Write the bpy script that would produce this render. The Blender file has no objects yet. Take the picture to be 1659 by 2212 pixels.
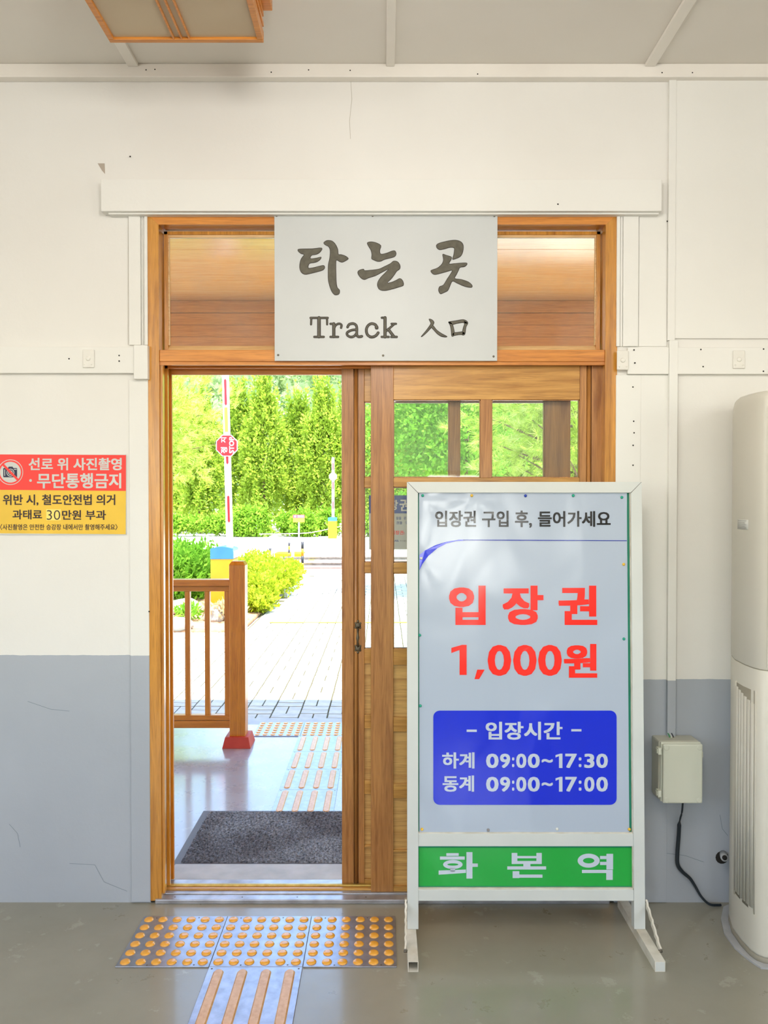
import bpy, bmesh, math, random
import numpy as np
from mathutils import Vector, noise as mnoise

# ------------------------------------------------------------------ camera, world, light, exposure
F_PX = 1661.0; CX, CY = 829.5, 1106.0; HOR = 1080.0
CAM = Vector((0.0, -2.83, 1.493))
TP = (CY - HOR) / F_PX; PITCH = math.atan(TP)
scene = bpy.context.scene
cd = bpy.data.cameras.new('camera'); cam = bpy.data.objects.new('camera', cd)
scene.collection.objects.link(cam); scene.camera = cam
cam.location = CAM; cam.rotation_euler = (math.radians(90) - PITCH, 0, 0)
cd.sensor_fit = 'VERTICAL'; cd.sensor_height = 36.0; cd.lens = 36.0 * F_PX / 2212.0
cd.clip_start = 0.02; cd.clip_end = 600

world = bpy.data.worlds.new('sky'); scene.world = world; world.use_nodes = True
nt = world.node_tree; bg = nt.nodes['Background']
sky = nt.nodes.new('ShaderNodeTexSky'); sky.sky_type = 'NISHITA'; sky.sun_disc = False
sky.sun_elevation = math.radians(66); sky.sun_rotation = math.radians(200); sky.air_density = 1.2; sky.dust_density = 1.0
nt.links.new(sky.outputs[0], bg.inputs[0]); bg.inputs[1].default_value = 0.85
SUN_DIR = Vector((-0.20, 0.17, -1.0))
sl = bpy.data.lights.new('sun', 'SUN'); sl.energy = 11.0; sl.angle = math.radians(0.6); sl.color = (1.0, 0.95, 0.86)
so = bpy.data.objects.new('sun', sl); scene.collection.objects.link(so)
so.rotation_euler = SUN_DIR.to_track_quat('-Z', 'Y').to_euler(); so.location = (6, -6, 30)

def area(name, loc, rot, sx, sy, power, col):
    l = bpy.data.lights.new(name, 'AREA'); l.shape = 'RECTANGLE'; l.size = sx; l.size_y = sy
    l.energy = power; l.color = col
    o = bpy.data.objects.new(name, l); scene.collection.objects.link(o)
    o.location = loc; o.rotation_euler = rot
    return o
# fill lamps added at unseen windows of the waiting room (two in the back wall, one in each side wall)
area('window_fill', (-1.9, -6.35, 1.75), (math.radians(90), 0, 0), 1.6, 1.4, 12, (0.98, 0.99, 1.0))
area('window_fill', (0.90, -6.35, 1.43), (math.radians(90), 0, 0), 0.75, 0.7, 14, (0.95, 0.98, 1.0))  # added so that the poster catches a glare
area('window_fill', (-3.45, -3.6, 1.75), (math.radians(90), 0, math.radians(-90)), 1.7, 1.4, 12, (0.97, 0.98, 1.0))
area('window_fill', (3.45, -3.6, 1.75), (math.radians(90), 0, math.radians(90)), 1.7, 1.4, 12, (1.0, 0.99, 0.97))
# lamps hanging from the ceiling further back in the waiting room
for lx_, ly_, lp_ in ((0.0, -1.9, 30), (0.0, -4.6, 24), (-2.3, -3.0, 25), (2.3, -3.0, 25)):
    l = bpy.data.lights.new('hanging_lamp', 'POINT'); l.energy = lp_; l.shadow_soft_size = 0.2; l.color = (1.0, 0.965, 0.92)
    o = bpy.data.objects.new('hanging_lamp', l); scene.collection.objects.link(o); o.location = (lx_, ly_, 2.62)

vs = scene.view_settings
vs.view_transform = 'Standard'; vs.look = 'None'; vs.gamma = 1.0; vs.use_curve_mapping = False
vs.exposure = 0.35
scene.cycles.max_bounces = 10; scene.cycles.transparent_max_bounces = 24
scene.cycles.caustics_reflective = False; scene.cycles.caustics_refractive = False
try: scene.cycles.use_denoising = True
except Exception: pass

# ------------------------------------------------------------------ pixel -> place helpers
CP, SP = math.cos(PITCH), math.sin(PITCH)
def ray(px, py):
    a, b = px - CX, CY - py
    return Vector((a, F_PX * CP + b * SP, -F_PX * SP + b * CP))
def V(px, py, Y=0.0):                       # hit of the upright plane y = Y
    r = ray(px, py); t = (Y - CAM.y) / r.y
    return (r.x * t, CAM.z + r.z * t)
def G(px, py, z=0.0):                       # hit of the level plane
    r = ray(px, py); t = (z - CAM.z) / r.z
    return (r.x * t, CAM.y + r.y * t)
def VX(px, Y=0.0): return V(px, HOR, Y)[0]
def VZ(py, Y=0.0): return V(CX, py, Y)[1]

def lin(c):
    out = []
    for v in c:
        v = v / 255.0
        out.append(v / 12.92 if v <= 0.04045 else ((v + 0.055) / 1.055) ** 2.4)
    return tuple(out) + (1.0,)

# ------------------------------------------------------------------ materials
def base_mat(name):
    m = bpy.data.materials.new(name); m.use_nodes = True
    n = m.node_tree; b = n.nodes['Principled BSDF']
    return m, n, b
def N(n, t, **k):
    x = n.nodes.new(t)
    for a, v in k.items():
        if a in x.inputs: x.inputs[a].default_value = v
        else: setattr(x, a, v)
    return x
def ramp(n, src, stops):
    r = n.nodes.new('ShaderNodeValToRGB'); e = r.color_ramp.elements
    while len(e) < len(stops): e.new(0.5)
    for i, (p, c) in enumerate(stops): e[i].position = p; e[i].color = c
    n.links.new(src, r.inputs[0]); return r
def mapped(n, scale=(1, 1, 1), rot=(0, 0, 0)):
    tc = N(n, 'ShaderNodeTexCoord'); mp = N(n, 'ShaderNodeMapping')
    mp.inputs['Scale'].default_value = scale; mp.inputs['Rotation'].default_value = rot
    n.links.new(tc.outputs['Object'], mp.inputs['Vector']); return mp
def bump(n, b, src, strength, dist=0.002):
    bp = N(n, 'ShaderNodeBump'); bp.inputs['Strength'].default_value = strength; bp.inputs['Distance'].default_value = dist
    n.links.new(src, bp.inputs['Height']); n.links.new(bp.outputs[0], b.inputs['Normal']); return bp

def mottled(name, c1, c2, scale=6.0, rough=0.6, bump_s=0.0, bump_scale=40.0, metallic=0.0, coat=0.0, dist=0.002, detail=5.0, spec=0.5):
    m, n, b = base_mat(name)
    mp = mapped(n)
    nz = N(n, 'ShaderNodeTexNoise'); nz.inputs['Scale'].default_value = scale; nz.inputs['Detail'].default_value = detail
    n.links.new(mp.outputs[0], nz.inputs['Vector'])
    r = ramp(n, nz.outputs[0], [(0.32, c1), (0.68, c2)])
    n.links.new(r.outputs[0], b.inputs['Base Color'])
    b.inputs['Roughness'].default_value = rough; b.inputs['Metallic'].default_value = metallic
    b.inputs['Coat Weight'].default_value = coat; b.inputs['Coat Roughness'].default_value = 0.12
    b.inputs['Specular IOR Level'].default_value = spec
    if bump_s > 0:
        n2 = N(n, 'ShaderNodeTexNoise'); n2.inputs['Scale'].default_value = bump_scale; n2.inputs['Detail'].default_value = 6
        n.links.new(mp.outputs[0], n2.inputs['Vector']); bump(n, b, n2.outputs[0], bump_s, dist)
    return m

def wood(name, dark, light, axis='z', rough=0.36, coat=0.25, knots=True):
    m, n, b = base_mat(name)
    s = {'z': (24, 24, 1.3), 'x': (1.3, 24, 24), 'y': (24, 1.3, 24)}[axis]
    mp = mapped(n, s)
    nz = N(n, 'ShaderNodeTexNoise'); nz.inputs['Scale'].default_value = 1.6; nz.inputs['Detail'].default_value = 7
    nz.inputs['Roughness'].default_value = 0.62; nz.inputs['Distortion'].default_value = 1.1
    n.links.new(mp.outputs[0], nz.inputs['Vector'])
    mid = tuple((dark[i] * 0.45 + light[i] * 0.55) for i in range(3)) + (1,)
    r = ramp(n, nz.outputs[0], [(0.30, dark), (0.5, mid), (0.70, light)])
    s2 = {'z': (120, 120, 5), 'x': (5, 120, 120), 'y': (120, 5, 120)}[axis]
    mp2 = mapped(n, s2)
    n2 = N(n, 'ShaderNodeTexNoise'); n2.inputs['Scale'].default_value = 2.4; n2.inputs['Detail'].default_value = 4
    n.links.new(mp2.outputs[0], n2.inputs['Vector'])
    r2 = ramp(n, n2.outputs[0], [(0.36, (0.62, 0.55, 0.48, 1)), (0.5, (1, 1, 1, 1))])
    mx = N(n, 'ShaderNodeMix', data_type='RGBA', blend_type='MULTIPLY'); mx.inputs[0].default_value = 0.5
    n.links.new(r.outputs[0], mx.inputs[6]); n.links.new(r2.outputs[0], mx.inputs[7])
    out = mx.outputs[2]
    if knots:
        mp3 = mapped(n, {'z': (9, 9, 3.2), 'x': (3.2, 9, 9), 'y': (9, 3.2, 9)}[axis])
        vo = N(n, 'ShaderNodeTexVoronoi'); vo.inputs['Scale'].default_value = 1.0
        n.links.new(mp3.outputs[0], vo.inputs['Vector'])
        r3 = ramp(n, vo.outputs['Distance'], [(0.03, (0.55, 0.42, 0.32, 1)), (0.11, (1, 1, 1, 1))])
        m3 = N(n, 'ShaderNodeMix', data_type='RGBA', blend_type='MULTIPLY'); m3.inputs[0].default_value = 0.7
        n.links.new(out, m3.inputs[6]); n.links.new(r3.outputs[0], m3.inputs[7]); out = m3.outputs[2]
    n.links.new(out, b.inputs['Base Color'])
    b.inputs['Roughness'].default_value = rough; b.inputs['Coat Weight'].default_value = coat; b.inputs['Coat Roughness'].default_value = 0.2
    bump(n, b, n2.outputs[0], 0.25, 0.001)
    return m

def paint_wall(name, cream1, cream2, grey1=None, grey2=None):
    """plaster paint; the grey dado colour ends at a hand-painted line, lower on the left of the door"""
    m, n, b = base_mat(name)
    mp = mapped(n)
    nz = N(n, 'ShaderNodeTexNoise'); nz.inputs['Scale'].default_value = 1.3; nz.inputs['Detail'].default_value = 6
    n.links.new(mp.outputs[0], nz.inputs['Vector'])
    r = ramp(n, nz.outputs[0], [(0.3, cream1), (0.7, cream2)]); col = r.outputs[0]
    if grey1:
        rg = ramp(n, nz.outputs[0], [(0.3, grey1), (0.7, grey2)])
        sp = N(n, 'ShaderNodeSeparateXYZ'); n.links.new(mp.outputs[0], sp.inputs[0])
        lt = N(n, 'ShaderNodeMath', operation='LESS_THAN'); n.links.new(sp.outputs['X'], lt.inputs[0]); lt.inputs[1].default_value = 0.0
        zl, zr = VZ(1417), VZ(1469)
        mu = N(n, 'ShaderNodeMath', operation='MULTIPLY_ADD'); n.links.new(lt.outputs[0], mu.inputs[0])
        mu.inputs[1].default_value = zl - zr; mu.inputs[2].default_value = zr
        ed = N(n, 'ShaderNodeTexNoise'); ed.inputs['Scale'].default_value = 22.0; ed.inputs['Detail'].default_value = 3
        n.links.new(mp.outputs[0], ed.inputs['Vector'])
        e2 = N(n, 'ShaderNodeMath', operation='MULTIPLY_ADD'); n.links.new(ed.outputs[0], e2.inputs[0]); e2.inputs[1].default_value = 0.006
        n.links.new(mu.outputs[0], e2.inputs[2])
        l2 = N(n, 'ShaderNodeMath', operation='LESS_THAN'); n.links.new(sp.outputs['Z'], l2.inputs[0]); n.links.new(e2.outputs[0], l2.inputs[1])
        mx = N(n, 'ShaderNodeMix', data_type='RGBA'); n.links.new(l2.outputs[0], mx.inputs[0])
        n.links.new(col, mx.inputs[6]); n.links.new(rg.outputs[0], mx.inputs[7]); col = mx.outputs[2]
    n.links.new(col, b.inputs['Base Color']); b.inputs['Roughness'].default_value = 0.55
    b.inputs['Specular IOR Level'].default_value = 0.3
    n2 = N(n, 'ShaderNodeTexNoise'); n2.inputs['Scale'].default_value = 9.0; n2.inputs['Detail'].default_value = 8; n2.inputs['Roughness'].default_value = 0.6
    n.links.new(mp.outputs[0], n2.inputs['Vector']); bump(n, b, n2.outputs[0], 0.35, 0.006)
    return m

def plain(name, rgb, rough=0.5, metallic=0.0, coat=0.0, spec=0.5):
    c = lin(rgb); c2 = tuple(min(1, v * 1.06) for v in c[:3]) + (1,)
    return mottled(name, tuple(v * 0.96 for v in c[:3]) + (1,), c2, 8, rough, 0, 40, metallic, coat, spec=spec)

CREAM = paint_wall('wall paint cream over grey dado', lin((229, 226, 219)), lin((236, 234, 228)), lin((168, 173, 180)), lin((180, 185, 192)))
TRIMW = paint_wall('cream gloss trim paint', lin((230, 228, 221)), lin((237, 236, 230)), lin((168, 173, 180)), lin((180, 185, 192)))
CEIL = mottled('ceiling board paint', lin((226, 220, 210)), lin((232, 227, 218)), 1.6, 0.6, 0.1, 30)
TRIMC = mottled('ceiling trim paint', lin((232, 226, 216)), lin((240, 235, 226)), 3, 0.45)
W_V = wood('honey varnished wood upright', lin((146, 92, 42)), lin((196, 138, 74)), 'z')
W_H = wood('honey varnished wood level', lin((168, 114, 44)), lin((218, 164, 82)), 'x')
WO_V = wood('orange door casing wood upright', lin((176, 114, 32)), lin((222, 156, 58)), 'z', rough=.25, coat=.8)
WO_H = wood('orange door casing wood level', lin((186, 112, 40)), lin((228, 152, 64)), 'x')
W_PANEL = wood('pale door panel wood', lin((192, 140, 72)), lin((228, 182, 108)), 'x', knots=False)
W_BEAD = wood('pale glazing bead wood', lin((214, 164, 104)), lin((240, 204, 150)), 'x', knots=False)
W_RAIL = wood('brown railing wood upright', lin((178, 104, 22)), lin((210, 136, 42)), 'z', rough=0.3, coat=0.35)
W_RAILX = wood('brown railing wood level', lin((178, 104, 22)), lin((208, 132, 42)), 'x', rough=0.3, coat=0.35)
W_SOFFIT = wood('varnished canopy board', lin((240, 158, 70)), lin((250, 194, 118)), 'x', rough=0.16, coat=0.8, knots=False)
W_FASC = wood('canopy beam wood', lin((196, 128, 62)), lin((220, 156, 88)), 'x', knots=False)
W_LAMP = wood('ceiling lamp frame wood', lin((196, 118, 34)), lin((226, 150, 62)), 'x', knots=False)
M_PAPER = mottled('lamp frosted panel', lin((196, 176, 146)), lin((204, 186, 156)), 3, 0.6)
M_ALU = mottled('white powder coated metal', lin((204, 208, 203)), lin((212, 215, 210)), 5, 0.35, 0.05, 60)
M_ALU_OLD = mottled('worn white painted steel', lin((196, 188, 170)), lin((226, 222, 210)), 14, 0.5, 0.3, 80)
M_DARK = plain('dark gap', (34, 34, 34), 0.8)
M_STEEL = mottled('brushed tile steel', lin((150, 152, 160)), lin((176, 178, 188)), 30, 0.30, 0.1, 200, metallic=0.75)
M_STEEL_GLARE = mottled('tile steel with outdoor glare tint', lin((160, 176, 200)), lin((182, 196, 216)), 30, 0.35, 0.1, 200, metallic=0.4)  # outdoor copy of the tile steel, bluish glare put into its colour
M_DOT = mottled('amber tactile plastic', lin((222, 150, 40)), lin((236, 170, 62)), 60, 0.25, 0, coat=0.5)
M_BAR = mottled('tan tactile plastic', lin((206, 154, 96)), lin((222, 176, 124)), 60, 0.35, 0, coat=0.2)
M_SILL = mottled('worn metal sill', lin((150, 148, 150)), lin((186, 186, 192)), 16, 0.28, 0.2, 50, metallic=0.5)
M_BRASS = mottled('brass track', lin((176, 142, 62)), lin((206, 176, 96)), 30, 0.35, metallic=0.6)
M_IRON = mottled('old bronze handle metal', lin((84, 76, 62)), lin((118, 108, 88)), 60, 0.45, 0.3, 150, metallic=0.7)
M_SCREW = plain('screw metal', (110, 104, 92), 0.4, 0.7)
M_HOLE = plain('dark hole', (40, 36, 32), 0.9)
M_BEIGE = mottled('beige appliance plastic', lin((206, 202, 188)), lin((212, 208, 195)), 2, 0.4, 0, spec=0.4)
M_BEIGE_D = plain('dark beige plastic and vent shade', (150, 144, 128), 0.6)
M_BOX = mottled('ivory junction box plastic', lin((206, 208, 190)), lin((214, 215, 198)), 4, 0.35)
M_BOXD = mottled('ivory junction box body plastic', lin((186, 184, 166)), lin((194, 192, 176)), 4, 0.4)
M_CABLE = plain('black cable rubber', (30, 40, 48), 0.35)
M_SIGN = mottled('pale grey painted board', lin((198, 201, 200)), lin((204, 207, 206)), 3, 0.4)
M_INK = mottled('olive brown letter paint', lin((84, 80, 66)), lin((98, 93, 78)), 60, 0.6)
M_INKEDGE = plain('dark letter rim', (44, 34, 28), 0.6)

def vinyl(name, rgb, rough=0.22):
    """glossy pinned print: wavy sheet relief shared by the sheet and its lettering"""
    m, n, b = base_mat(name); b.inputs['Base Color'].default_value = lin(rgb)
    mp = mapped(n, (1.0, 1.0, 0.55))
    nz = N(n, 'ShaderNodeTexNoise'); nz.inputs['Scale'].default_value = 3.4; nz.inputs['Detail'].default_value = 1.5; nz.inputs['Distortion'].default_value = 0.9
    n.links.new(mp.outputs[0], nz.inputs['Vector']); bump(n, b, nz.outputs[0], 0.9, 0.022)
    b.inputs['Roughness'].default_value = rough; b.inputs['Coat Weight'].default_value = 0.4; b.inputs['Coat Roughness'].default_value = 0.1
    return m
P_BG = vinyl('poster pale blue grey', (176, 188, 204)); P_RED = vinyl('poster red', (252, 44, 30)); P_BLK = vinyl('poster black', (10, 11, 14))
P_BLUE = vinyl('poster blue', (0, 40, 214)); P_WHT = vinyl('poster light lettering', (196, 206, 220)); P_NAVY = vinyl('poster navy line', (30, 52, 160))
P_GRN = vinyl('poster green', (22, 166, 62), 0.3)
M_GREENB = plain('green backing board edge', (18, 140, 108), 0.5)
N_RED = plain('notice red', (250, 52, 38), 0.45); N_YEL = plain('notice yellow', (236, 192, 50), 0.45); N_GRY = plain('notice light grey', (206, 206, 200), 0.5)
N_BLK = plain('notice black', (40, 14, 22), 0.5); N_NAVY = plain('notice navy', (20, 24, 60), 0.5); N_PATCH = plain('pasted pale patch', (244, 220, 110), 0.4)

def glass(name, haze=0.05):
    m = bpy.data.materials.new(name); m.use_nodes = True; n = m.node_tree; n.nodes.clear()
    o = N(n, 'ShaderNodeOutputMaterial'); t = N(n, 'ShaderNodeBsdfTransparent'); t.inputs[0].default_value = (0.96, 0.98, 0.965, 1)
    g = N(n, 'ShaderNodeBsdfGlossy'); g.inputs['Roughness'].default_value = 0.02
    d = N(n, 'ShaderNodeBsdfDiffuse'); d.inputs[0].default_value = (0.75, 0.77, 0.74, 1)
    fr = N(n, 'ShaderNodeFresnel'); fr.inputs[0].default_value = 1.45
    m1 = N(n, 'ShaderNodeMixShader'); n.links.new(fr.outputs[0], m1.inputs[0]); n.links.new(t.outputs[0], m1.inputs[1]); n.links.new(g.outputs[0], m1.inputs[2])
    mp = mapped(n); nz = N(n, 'ShaderNodeTexNoise'); nz.inputs['Scale'].default_value = 7; nz.inputs['Detail'].default_value = 7
    n.links.new(mp.outputs[0], nz.inputs['Vector'])
    mr = N(n, 'ShaderNodeMapRange'); n.links.new(nz.outputs[0], mr.inputs[0])
    mr.inputs[1].default_value = 0.35; mr.inputs[2].default_value = 0.75; mr.inputs[3].default_value = haze * 0.4; mr.inputs[4].default_value = haze * 1.8
    m2 = N(n, 'ShaderNodeMixShader'); n.links.new(mr.outputs[0], m2.inputs[0]); n.links.new(m1.outputs[0], m2.inputs[1]); n.links.new(d.outputs[0], m2.inputs[2])
    n.links.new(m2.outputs[0], o.inputs[0]); return m
GLASS = glass('door pane glass', 0.025); GLASS_T = glass('dusty transom glass', 0.05)

def floor_mat(name, c1, c2, c3, rough, sc=1.6, coat=0.6):
    m, n, b = base_mat(name); mp = mapped(n)
    nz = N(n, 'ShaderNodeTexNoise'); nz.inputs['Scale'].default_value = sc; nz.inputs['Detail'].default_value = 8; nz.inputs['Roughness'].default_value = 0.6
    n.links.new(mp.outputs[0], nz.inputs['Vector']); r = ramp(n, nz.outputs[0], [(0.3, c1), (0.7, c2)])
    n2 = N(n, 'ShaderNodeTexNoise'); n2.inputs['Scale'].default_value = sc * 5; n2.inputs['Detail'].default_value = 9; n2.inputs['Roughness'].default_value = 0.7
    n.links.new(mp.outputs[0], n2.inputs['Vector']); r2 = ramp(n, n2.outputs[0], [(0.60, (0, 0, 0, 1)), (0.64, (1, 1, 1, 1))])
    mx = N(n, 'ShaderNodeMix', data_type='RGBA'); n.links.new(r2.outputs[0], mx.inputs[0]); n.links.new(r.outputs[0], mx.inputs[6]); mx.inputs[7].default_value = c3
    n.links.new(mx.outputs[2], b.inputs['Base Color'])
    rr = ramp(n, n2.outputs[0], [(0.3, (rough,) * 3 + (1,)), (0.75, (rough + 0.22,) * 3 + (1,))]); n.links.new(rr.outputs[0], b.inputs['Roughness'])
    bump(n, b, n2.outputs[0], 0.25, 0.0015); b.inputs['Coat Weight'].default_value = coat; b.inputs['Coat Roughness'].default_value = 0.12; return m
FLOOR = floor_mat('worn grey green floor paint', lin((138, 134, 118)), lin((154, 150, 134)), lin((160, 157, 142)), 0.24)
PLAT = floor_mat('grey platform paint with sky tint', lin((142, 147, 160)), lin((154, 159, 172)), lin((164, 168, 178)), 0.2, 1.0, 0.9)  # platform paint, with some blue of the sky light put into the colour
M_CONC = mottled('kerb concrete', lin((160, 162, 164)), lin((180, 181, 182)), 12, 0.55, 0.3, 80)
M_PAVER = mottled('grey paver', lin((168, 168, 160)), lin((192, 191, 182)), 9, 0.8, 0.3, 120)
M_JOINT = mottled('sand joint', lin((78, 74, 48)), lin((96, 90, 58)), 20, 0.95, 0.3, 100)
M_GROUND = mottled('pale gravel ground', lin((200, 190, 172)), lin((222, 213, 196)), 5, 0.95, 0.6, 30, dist=0.02)
M_SOIL = mottled('bed soil and straw', lin((148, 108, 76)), lin((190, 152, 112)), 9, 0.95, 0.6, 60, dist=0.02)
M_MAT = mottled('charcoal loop matting', lin((74, 80, 90)), lin((158, 166, 180)), 90, 0.95, 1.0, 260, dist=0.006)
_n = M_MAT.node_tree; _b = _n.nodes['Principled BSDF']; _src = _b.inputs['Base Color'].links[0].from_socket
_nz = N(_n, 'ShaderNodeTexNoise'); _nz.inputs['Scale'].default_value = 2.6; _nz.inputs['Detail'].default_value = 3
_n.links.new(mapped(_n).outputs[0], _nz.inputs['Vector']); _r = ramp(_n, _nz.outputs[0], [(0.42, (0.62, 0.60, 0.62, 1)), (0.60, (1.15, 1.18, 1.2, 1))])
_m = N(_n, 'ShaderNodeMix', data_type='RGBA', blend_type='MULTIPLY'); _m.inputs[0].default_value = 1.0
_n.links.new(_src, _m.inputs[6]); _n.links.new(_r.outputs[0], _m.inputs[7]); _n.links.new(_m.outputs[2], _b.inputs['Base Color'])
M_MATE = plain('mat rubber edge', (92, 96, 106), 0.5)
M_REDP = mottled('red base paint', lin((168, 44, 30)), lin((188, 58, 40)), 10, 0.5)
M_YEL = mottled('barrier yellow paint', lin((206, 130, 6)), lin((220, 146, 12)), 3, 0.35)
M_BLUC = mottled('barrier blue paint', lin((46, 108, 168)), lin((58, 122, 182)), 3, 0.35)
M_WHITE = plain('white paint', (226, 226, 224), 0.4); M_RED = plain('signal red', (176, 14, 22), 0.4)
M_YLINE = plain('yellow road paint', (226, 204, 40), 0.7); M_BLACKP = plain('black post paint', (48, 48, 54), 0.5)
M_CROSS = mottled('red brown crossing board', lin((126, 84, 74)), lin((150, 106, 92)), 12, 0.8)
M_RAILST = mottled('rail steel', lin((120, 110, 104)), lin((150, 140, 132)), 12, 0.4, metallic=0.6)
M_ROCK = mottled('pale garden rock', lin((150, 146, 138)), lin((186, 182, 172)), 8, 0.9, 0.8, 14, dist=0.03)
M_BARK = mottled('bark', lin((96, 76, 58)), lin((136, 112, 88)), 12, 0.9, 0.8, 30, dist=0.02)
M_NBLUE = plain('board blue print', (52, 78, 150), 0.5)
M_NGREY = plain('board grey sheet', (190, 194, 186), 0.5)

def leaf_mat(name, c1, c2, c3, scale, trans=0.45):
    c1, c2, c3 = [tuple(v * .80 for v in c[:3]) + (1,) for c in (c1, c2, c3)]
    m = bpy.data.materials.new(name); m.use_nodes = True; n = m.node_tree; n.nodes.clear()
    o = N(n, 'ShaderNodeOutputMaterial'); mp = mapped(n)
    nz = N(n, 'ShaderNodeTexNoise'); nz.inputs['Scale'].default_value = scale; nz.inputs['Detail'].default_value = 6; nz.inputs['Roughness'].default_value = 0.8
    n.links.new(mp.outputs[0], nz.inputs['Vector']); r = ramp(n, nz.outputs[0], [(0.32, c1), (0.5, c2), (0.68, c3)])
    d = N(n, 'ShaderNodeBsdfDiffuse'); t = N(n, 'ShaderNodeBsdfTranslucent')
    n.links.new(r.outputs[0], d.inputs[0]); n.links.new(r.outputs[0], t.inputs[0])
    mx = N(n, 'ShaderNodeMixShader'); mx.inputs[0].default_value = trans
    n.links.new(d.outputs[0], mx.inputs[1]); n.links.new(t.outputs[0], mx.inputs[2]); n.links.new(mx.outputs[0], o.inputs[0]); return m
L_CONIF = leaf_mat('arborvitae foliage', lin((128, 160, 52)), lin((176, 204, 70)), lin((214, 232, 112)), 2.2)
L_DECID = leaf_mat('bright broad leaves', lin((96, 158, 44)), lin((138, 198, 62)), lin((190, 230, 100)), 5)
L_UNDER = leaf_mat('undergrowth leaves', lin((104, 160, 44)), lin((156, 200, 64)), lin((204, 230, 104)), 3)
L_PINE = leaf_mat('pine needles', lin((150, 190, 60)), lin((210, 234, 104)), lin((250, 252, 190)), 5, .35)
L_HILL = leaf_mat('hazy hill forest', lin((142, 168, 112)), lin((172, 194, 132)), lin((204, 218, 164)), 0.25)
L_BUSHY = leaf_mat('yellow green bush leaves', lin((140, 168, 30)), lin((184, 202, 50)), lin((220, 226, 100)), 5)
L_BUSHG = leaf_mat('green bush leaves', lin((80, 134, 36)), lin((118, 172, 50)), lin((168, 208, 80)), 5)
L_STRAW = leaf_mat('dry straw', lin((190, 160, 110)), lin((214, 190, 140)), lin((236, 216, 176)), 9)

# ------------------------------------------------------------------ geometry helpers
COL = scene.collection
OFF = {}
class MB:
    def __init__(s): s.v = []; s.f = []; s.sm = []
    def add(s, vs, fs, smooth=False):
        o = len(s.v); s.v += [tuple(p) for p in vs]; s.f += [tuple(i + o for i in f) for f in fs]; s.sm += [smooth] * len(fs); return s
    def box(s, x0, x1, y0, y1, z0, z1, bev=0.0):
        if x0 > x1: x0, x1 = x1, x0
        if y0 > y1: y0, y1 = y1, y0
        if z0 > z1: z0, z1 = z1, z0
        if bev > 0:
            bev = min(bev, (x1 - x0) * .45, (y1 - y0) * .45, (z1 - z0) * .45)
            bm = bmesh.new(); bmesh.ops.create_cube(bm, size=1.0)
            for v in bm.verts:
                v.co = ((x0 + x1) / 2 + v.co.x * (x1 - x0), (y0 + y1) / 2 + v.co.y * (y1 - y0), (z0 + z1) / 2 + v.co.z * (z1 - z0))
            bmesh.ops.bevel(bm, geom=bm.edges[:], offset=bev, segments=2, affect='EDGES', profile=0.5)
            bm.verts.index_update(); s.add([v.co[:] for v in bm.verts], [[v.index for v in f.verts] for f in bm.faces]); bm.free(); return s
        s.add([(x0, y0, z0), (x1, y0, z0), (x1, y1, z0), (x0, y1, z0), (x0, y0, z1), (x1, y0, z1), (x1, y1, z1), (x0, y1, z1)],
              [(0, 3, 2, 1), (4, 5, 6, 7), (0, 1, 5, 4), (1, 2, 6, 5), (2, 3, 7, 6), (3, 0, 4, 7)]); return s
    def tube(s, pts, r, seg=10, cap=True):
        pts = [Vector(p) for p in pts]; n = len(pts); rs = r if isinstance(r, (list, tuple)) else [r] * n
        vs = []; up = Vector((0, 0, 1))
        for i, p in enumerate(pts):
            t = (pts[min(i + 1, n - 1)] - pts[max(i - 1, 0)]).normalized()
            a = t.cross(up) if abs(t.dot(up)) < 0.95 else t.cross(Vector((1, 0, 0)))
            a.normalize(); b = t.cross(a).normalized()
            for k in range(seg):
                an = 2 * math.pi * k / seg; vs.append(p + (a * math.cos(an) + b * math.sin(an)) * rs[i])
        fs = [(i * seg + k, i * seg + (k + 1) % seg, (i + 1) * seg + (k + 1) % seg, (i + 1) * seg + k) for i in range(n - 1) for k in range(seg)]
        if cap: fs += [tuple(range(seg)), tuple((n - 1) * seg + k for k in range(seg))[::-1]]
        return s.add(vs, fs, True)
    def dome(s, c, r, h, seg=16, rings=4, axis='z', flat=0.0):
        """low button: profile rises from the rim to a slightly flat top"""
        vs = []; fs = []
        for j in range(rings + 1):
            a = (math.pi / 2) * j / rings; rr = r * (flat + (1 - flat) * math.cos(a)); hh = h * math.sin(a)
            for k in range(seg):
                t = 2 * math.pi * k / seg; u, v = rr * math.cos(t), rr * math.sin(t)
                vs.append({'z': (c[0] + u, c[1] + v, c[2] + hh), 'y': (c[0] + u, c[1] - hh, c[2] + v)}[axis])
        fs = [(j * seg + k, j * seg + (k + 1) % seg, (j + 1) * seg + (k + 1) % seg, (j + 1) * seg + k) for j in range(rings) for k in range(seg)]
        fs.append(tuple(rings * seg + k for k in range(seg)))
        return s.add(vs, fs, True)
    def prism(s, poly, z0, z1):
        n = len(poly)
        return s.add([(x, y, z0) for x, y in poly] + [(x, y, z1) for x, y in poly],
                     [tuple(range(n))[::-1], tuple(range(n, 2 * n))] + [(i, (i + 1) % n, n + (i + 1) % n, n + i) for i in range(n)])
    def prism_y(s, poly, y0, y1):
        n = len(poly)
        return s.add([(x, y0, z) for x, z in poly] + [(x, y1, z) for x, z in poly],
                     [tuple(range(n)), tuple(range(n, 2 * n))[::-1]] + [(i, (i + 1) % n, n + (i + 1) % n, n + i) for i in range(n)])
    def xf(s, fn): s.v = [tuple(fn(*p)) for p in s.v]; return s

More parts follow.
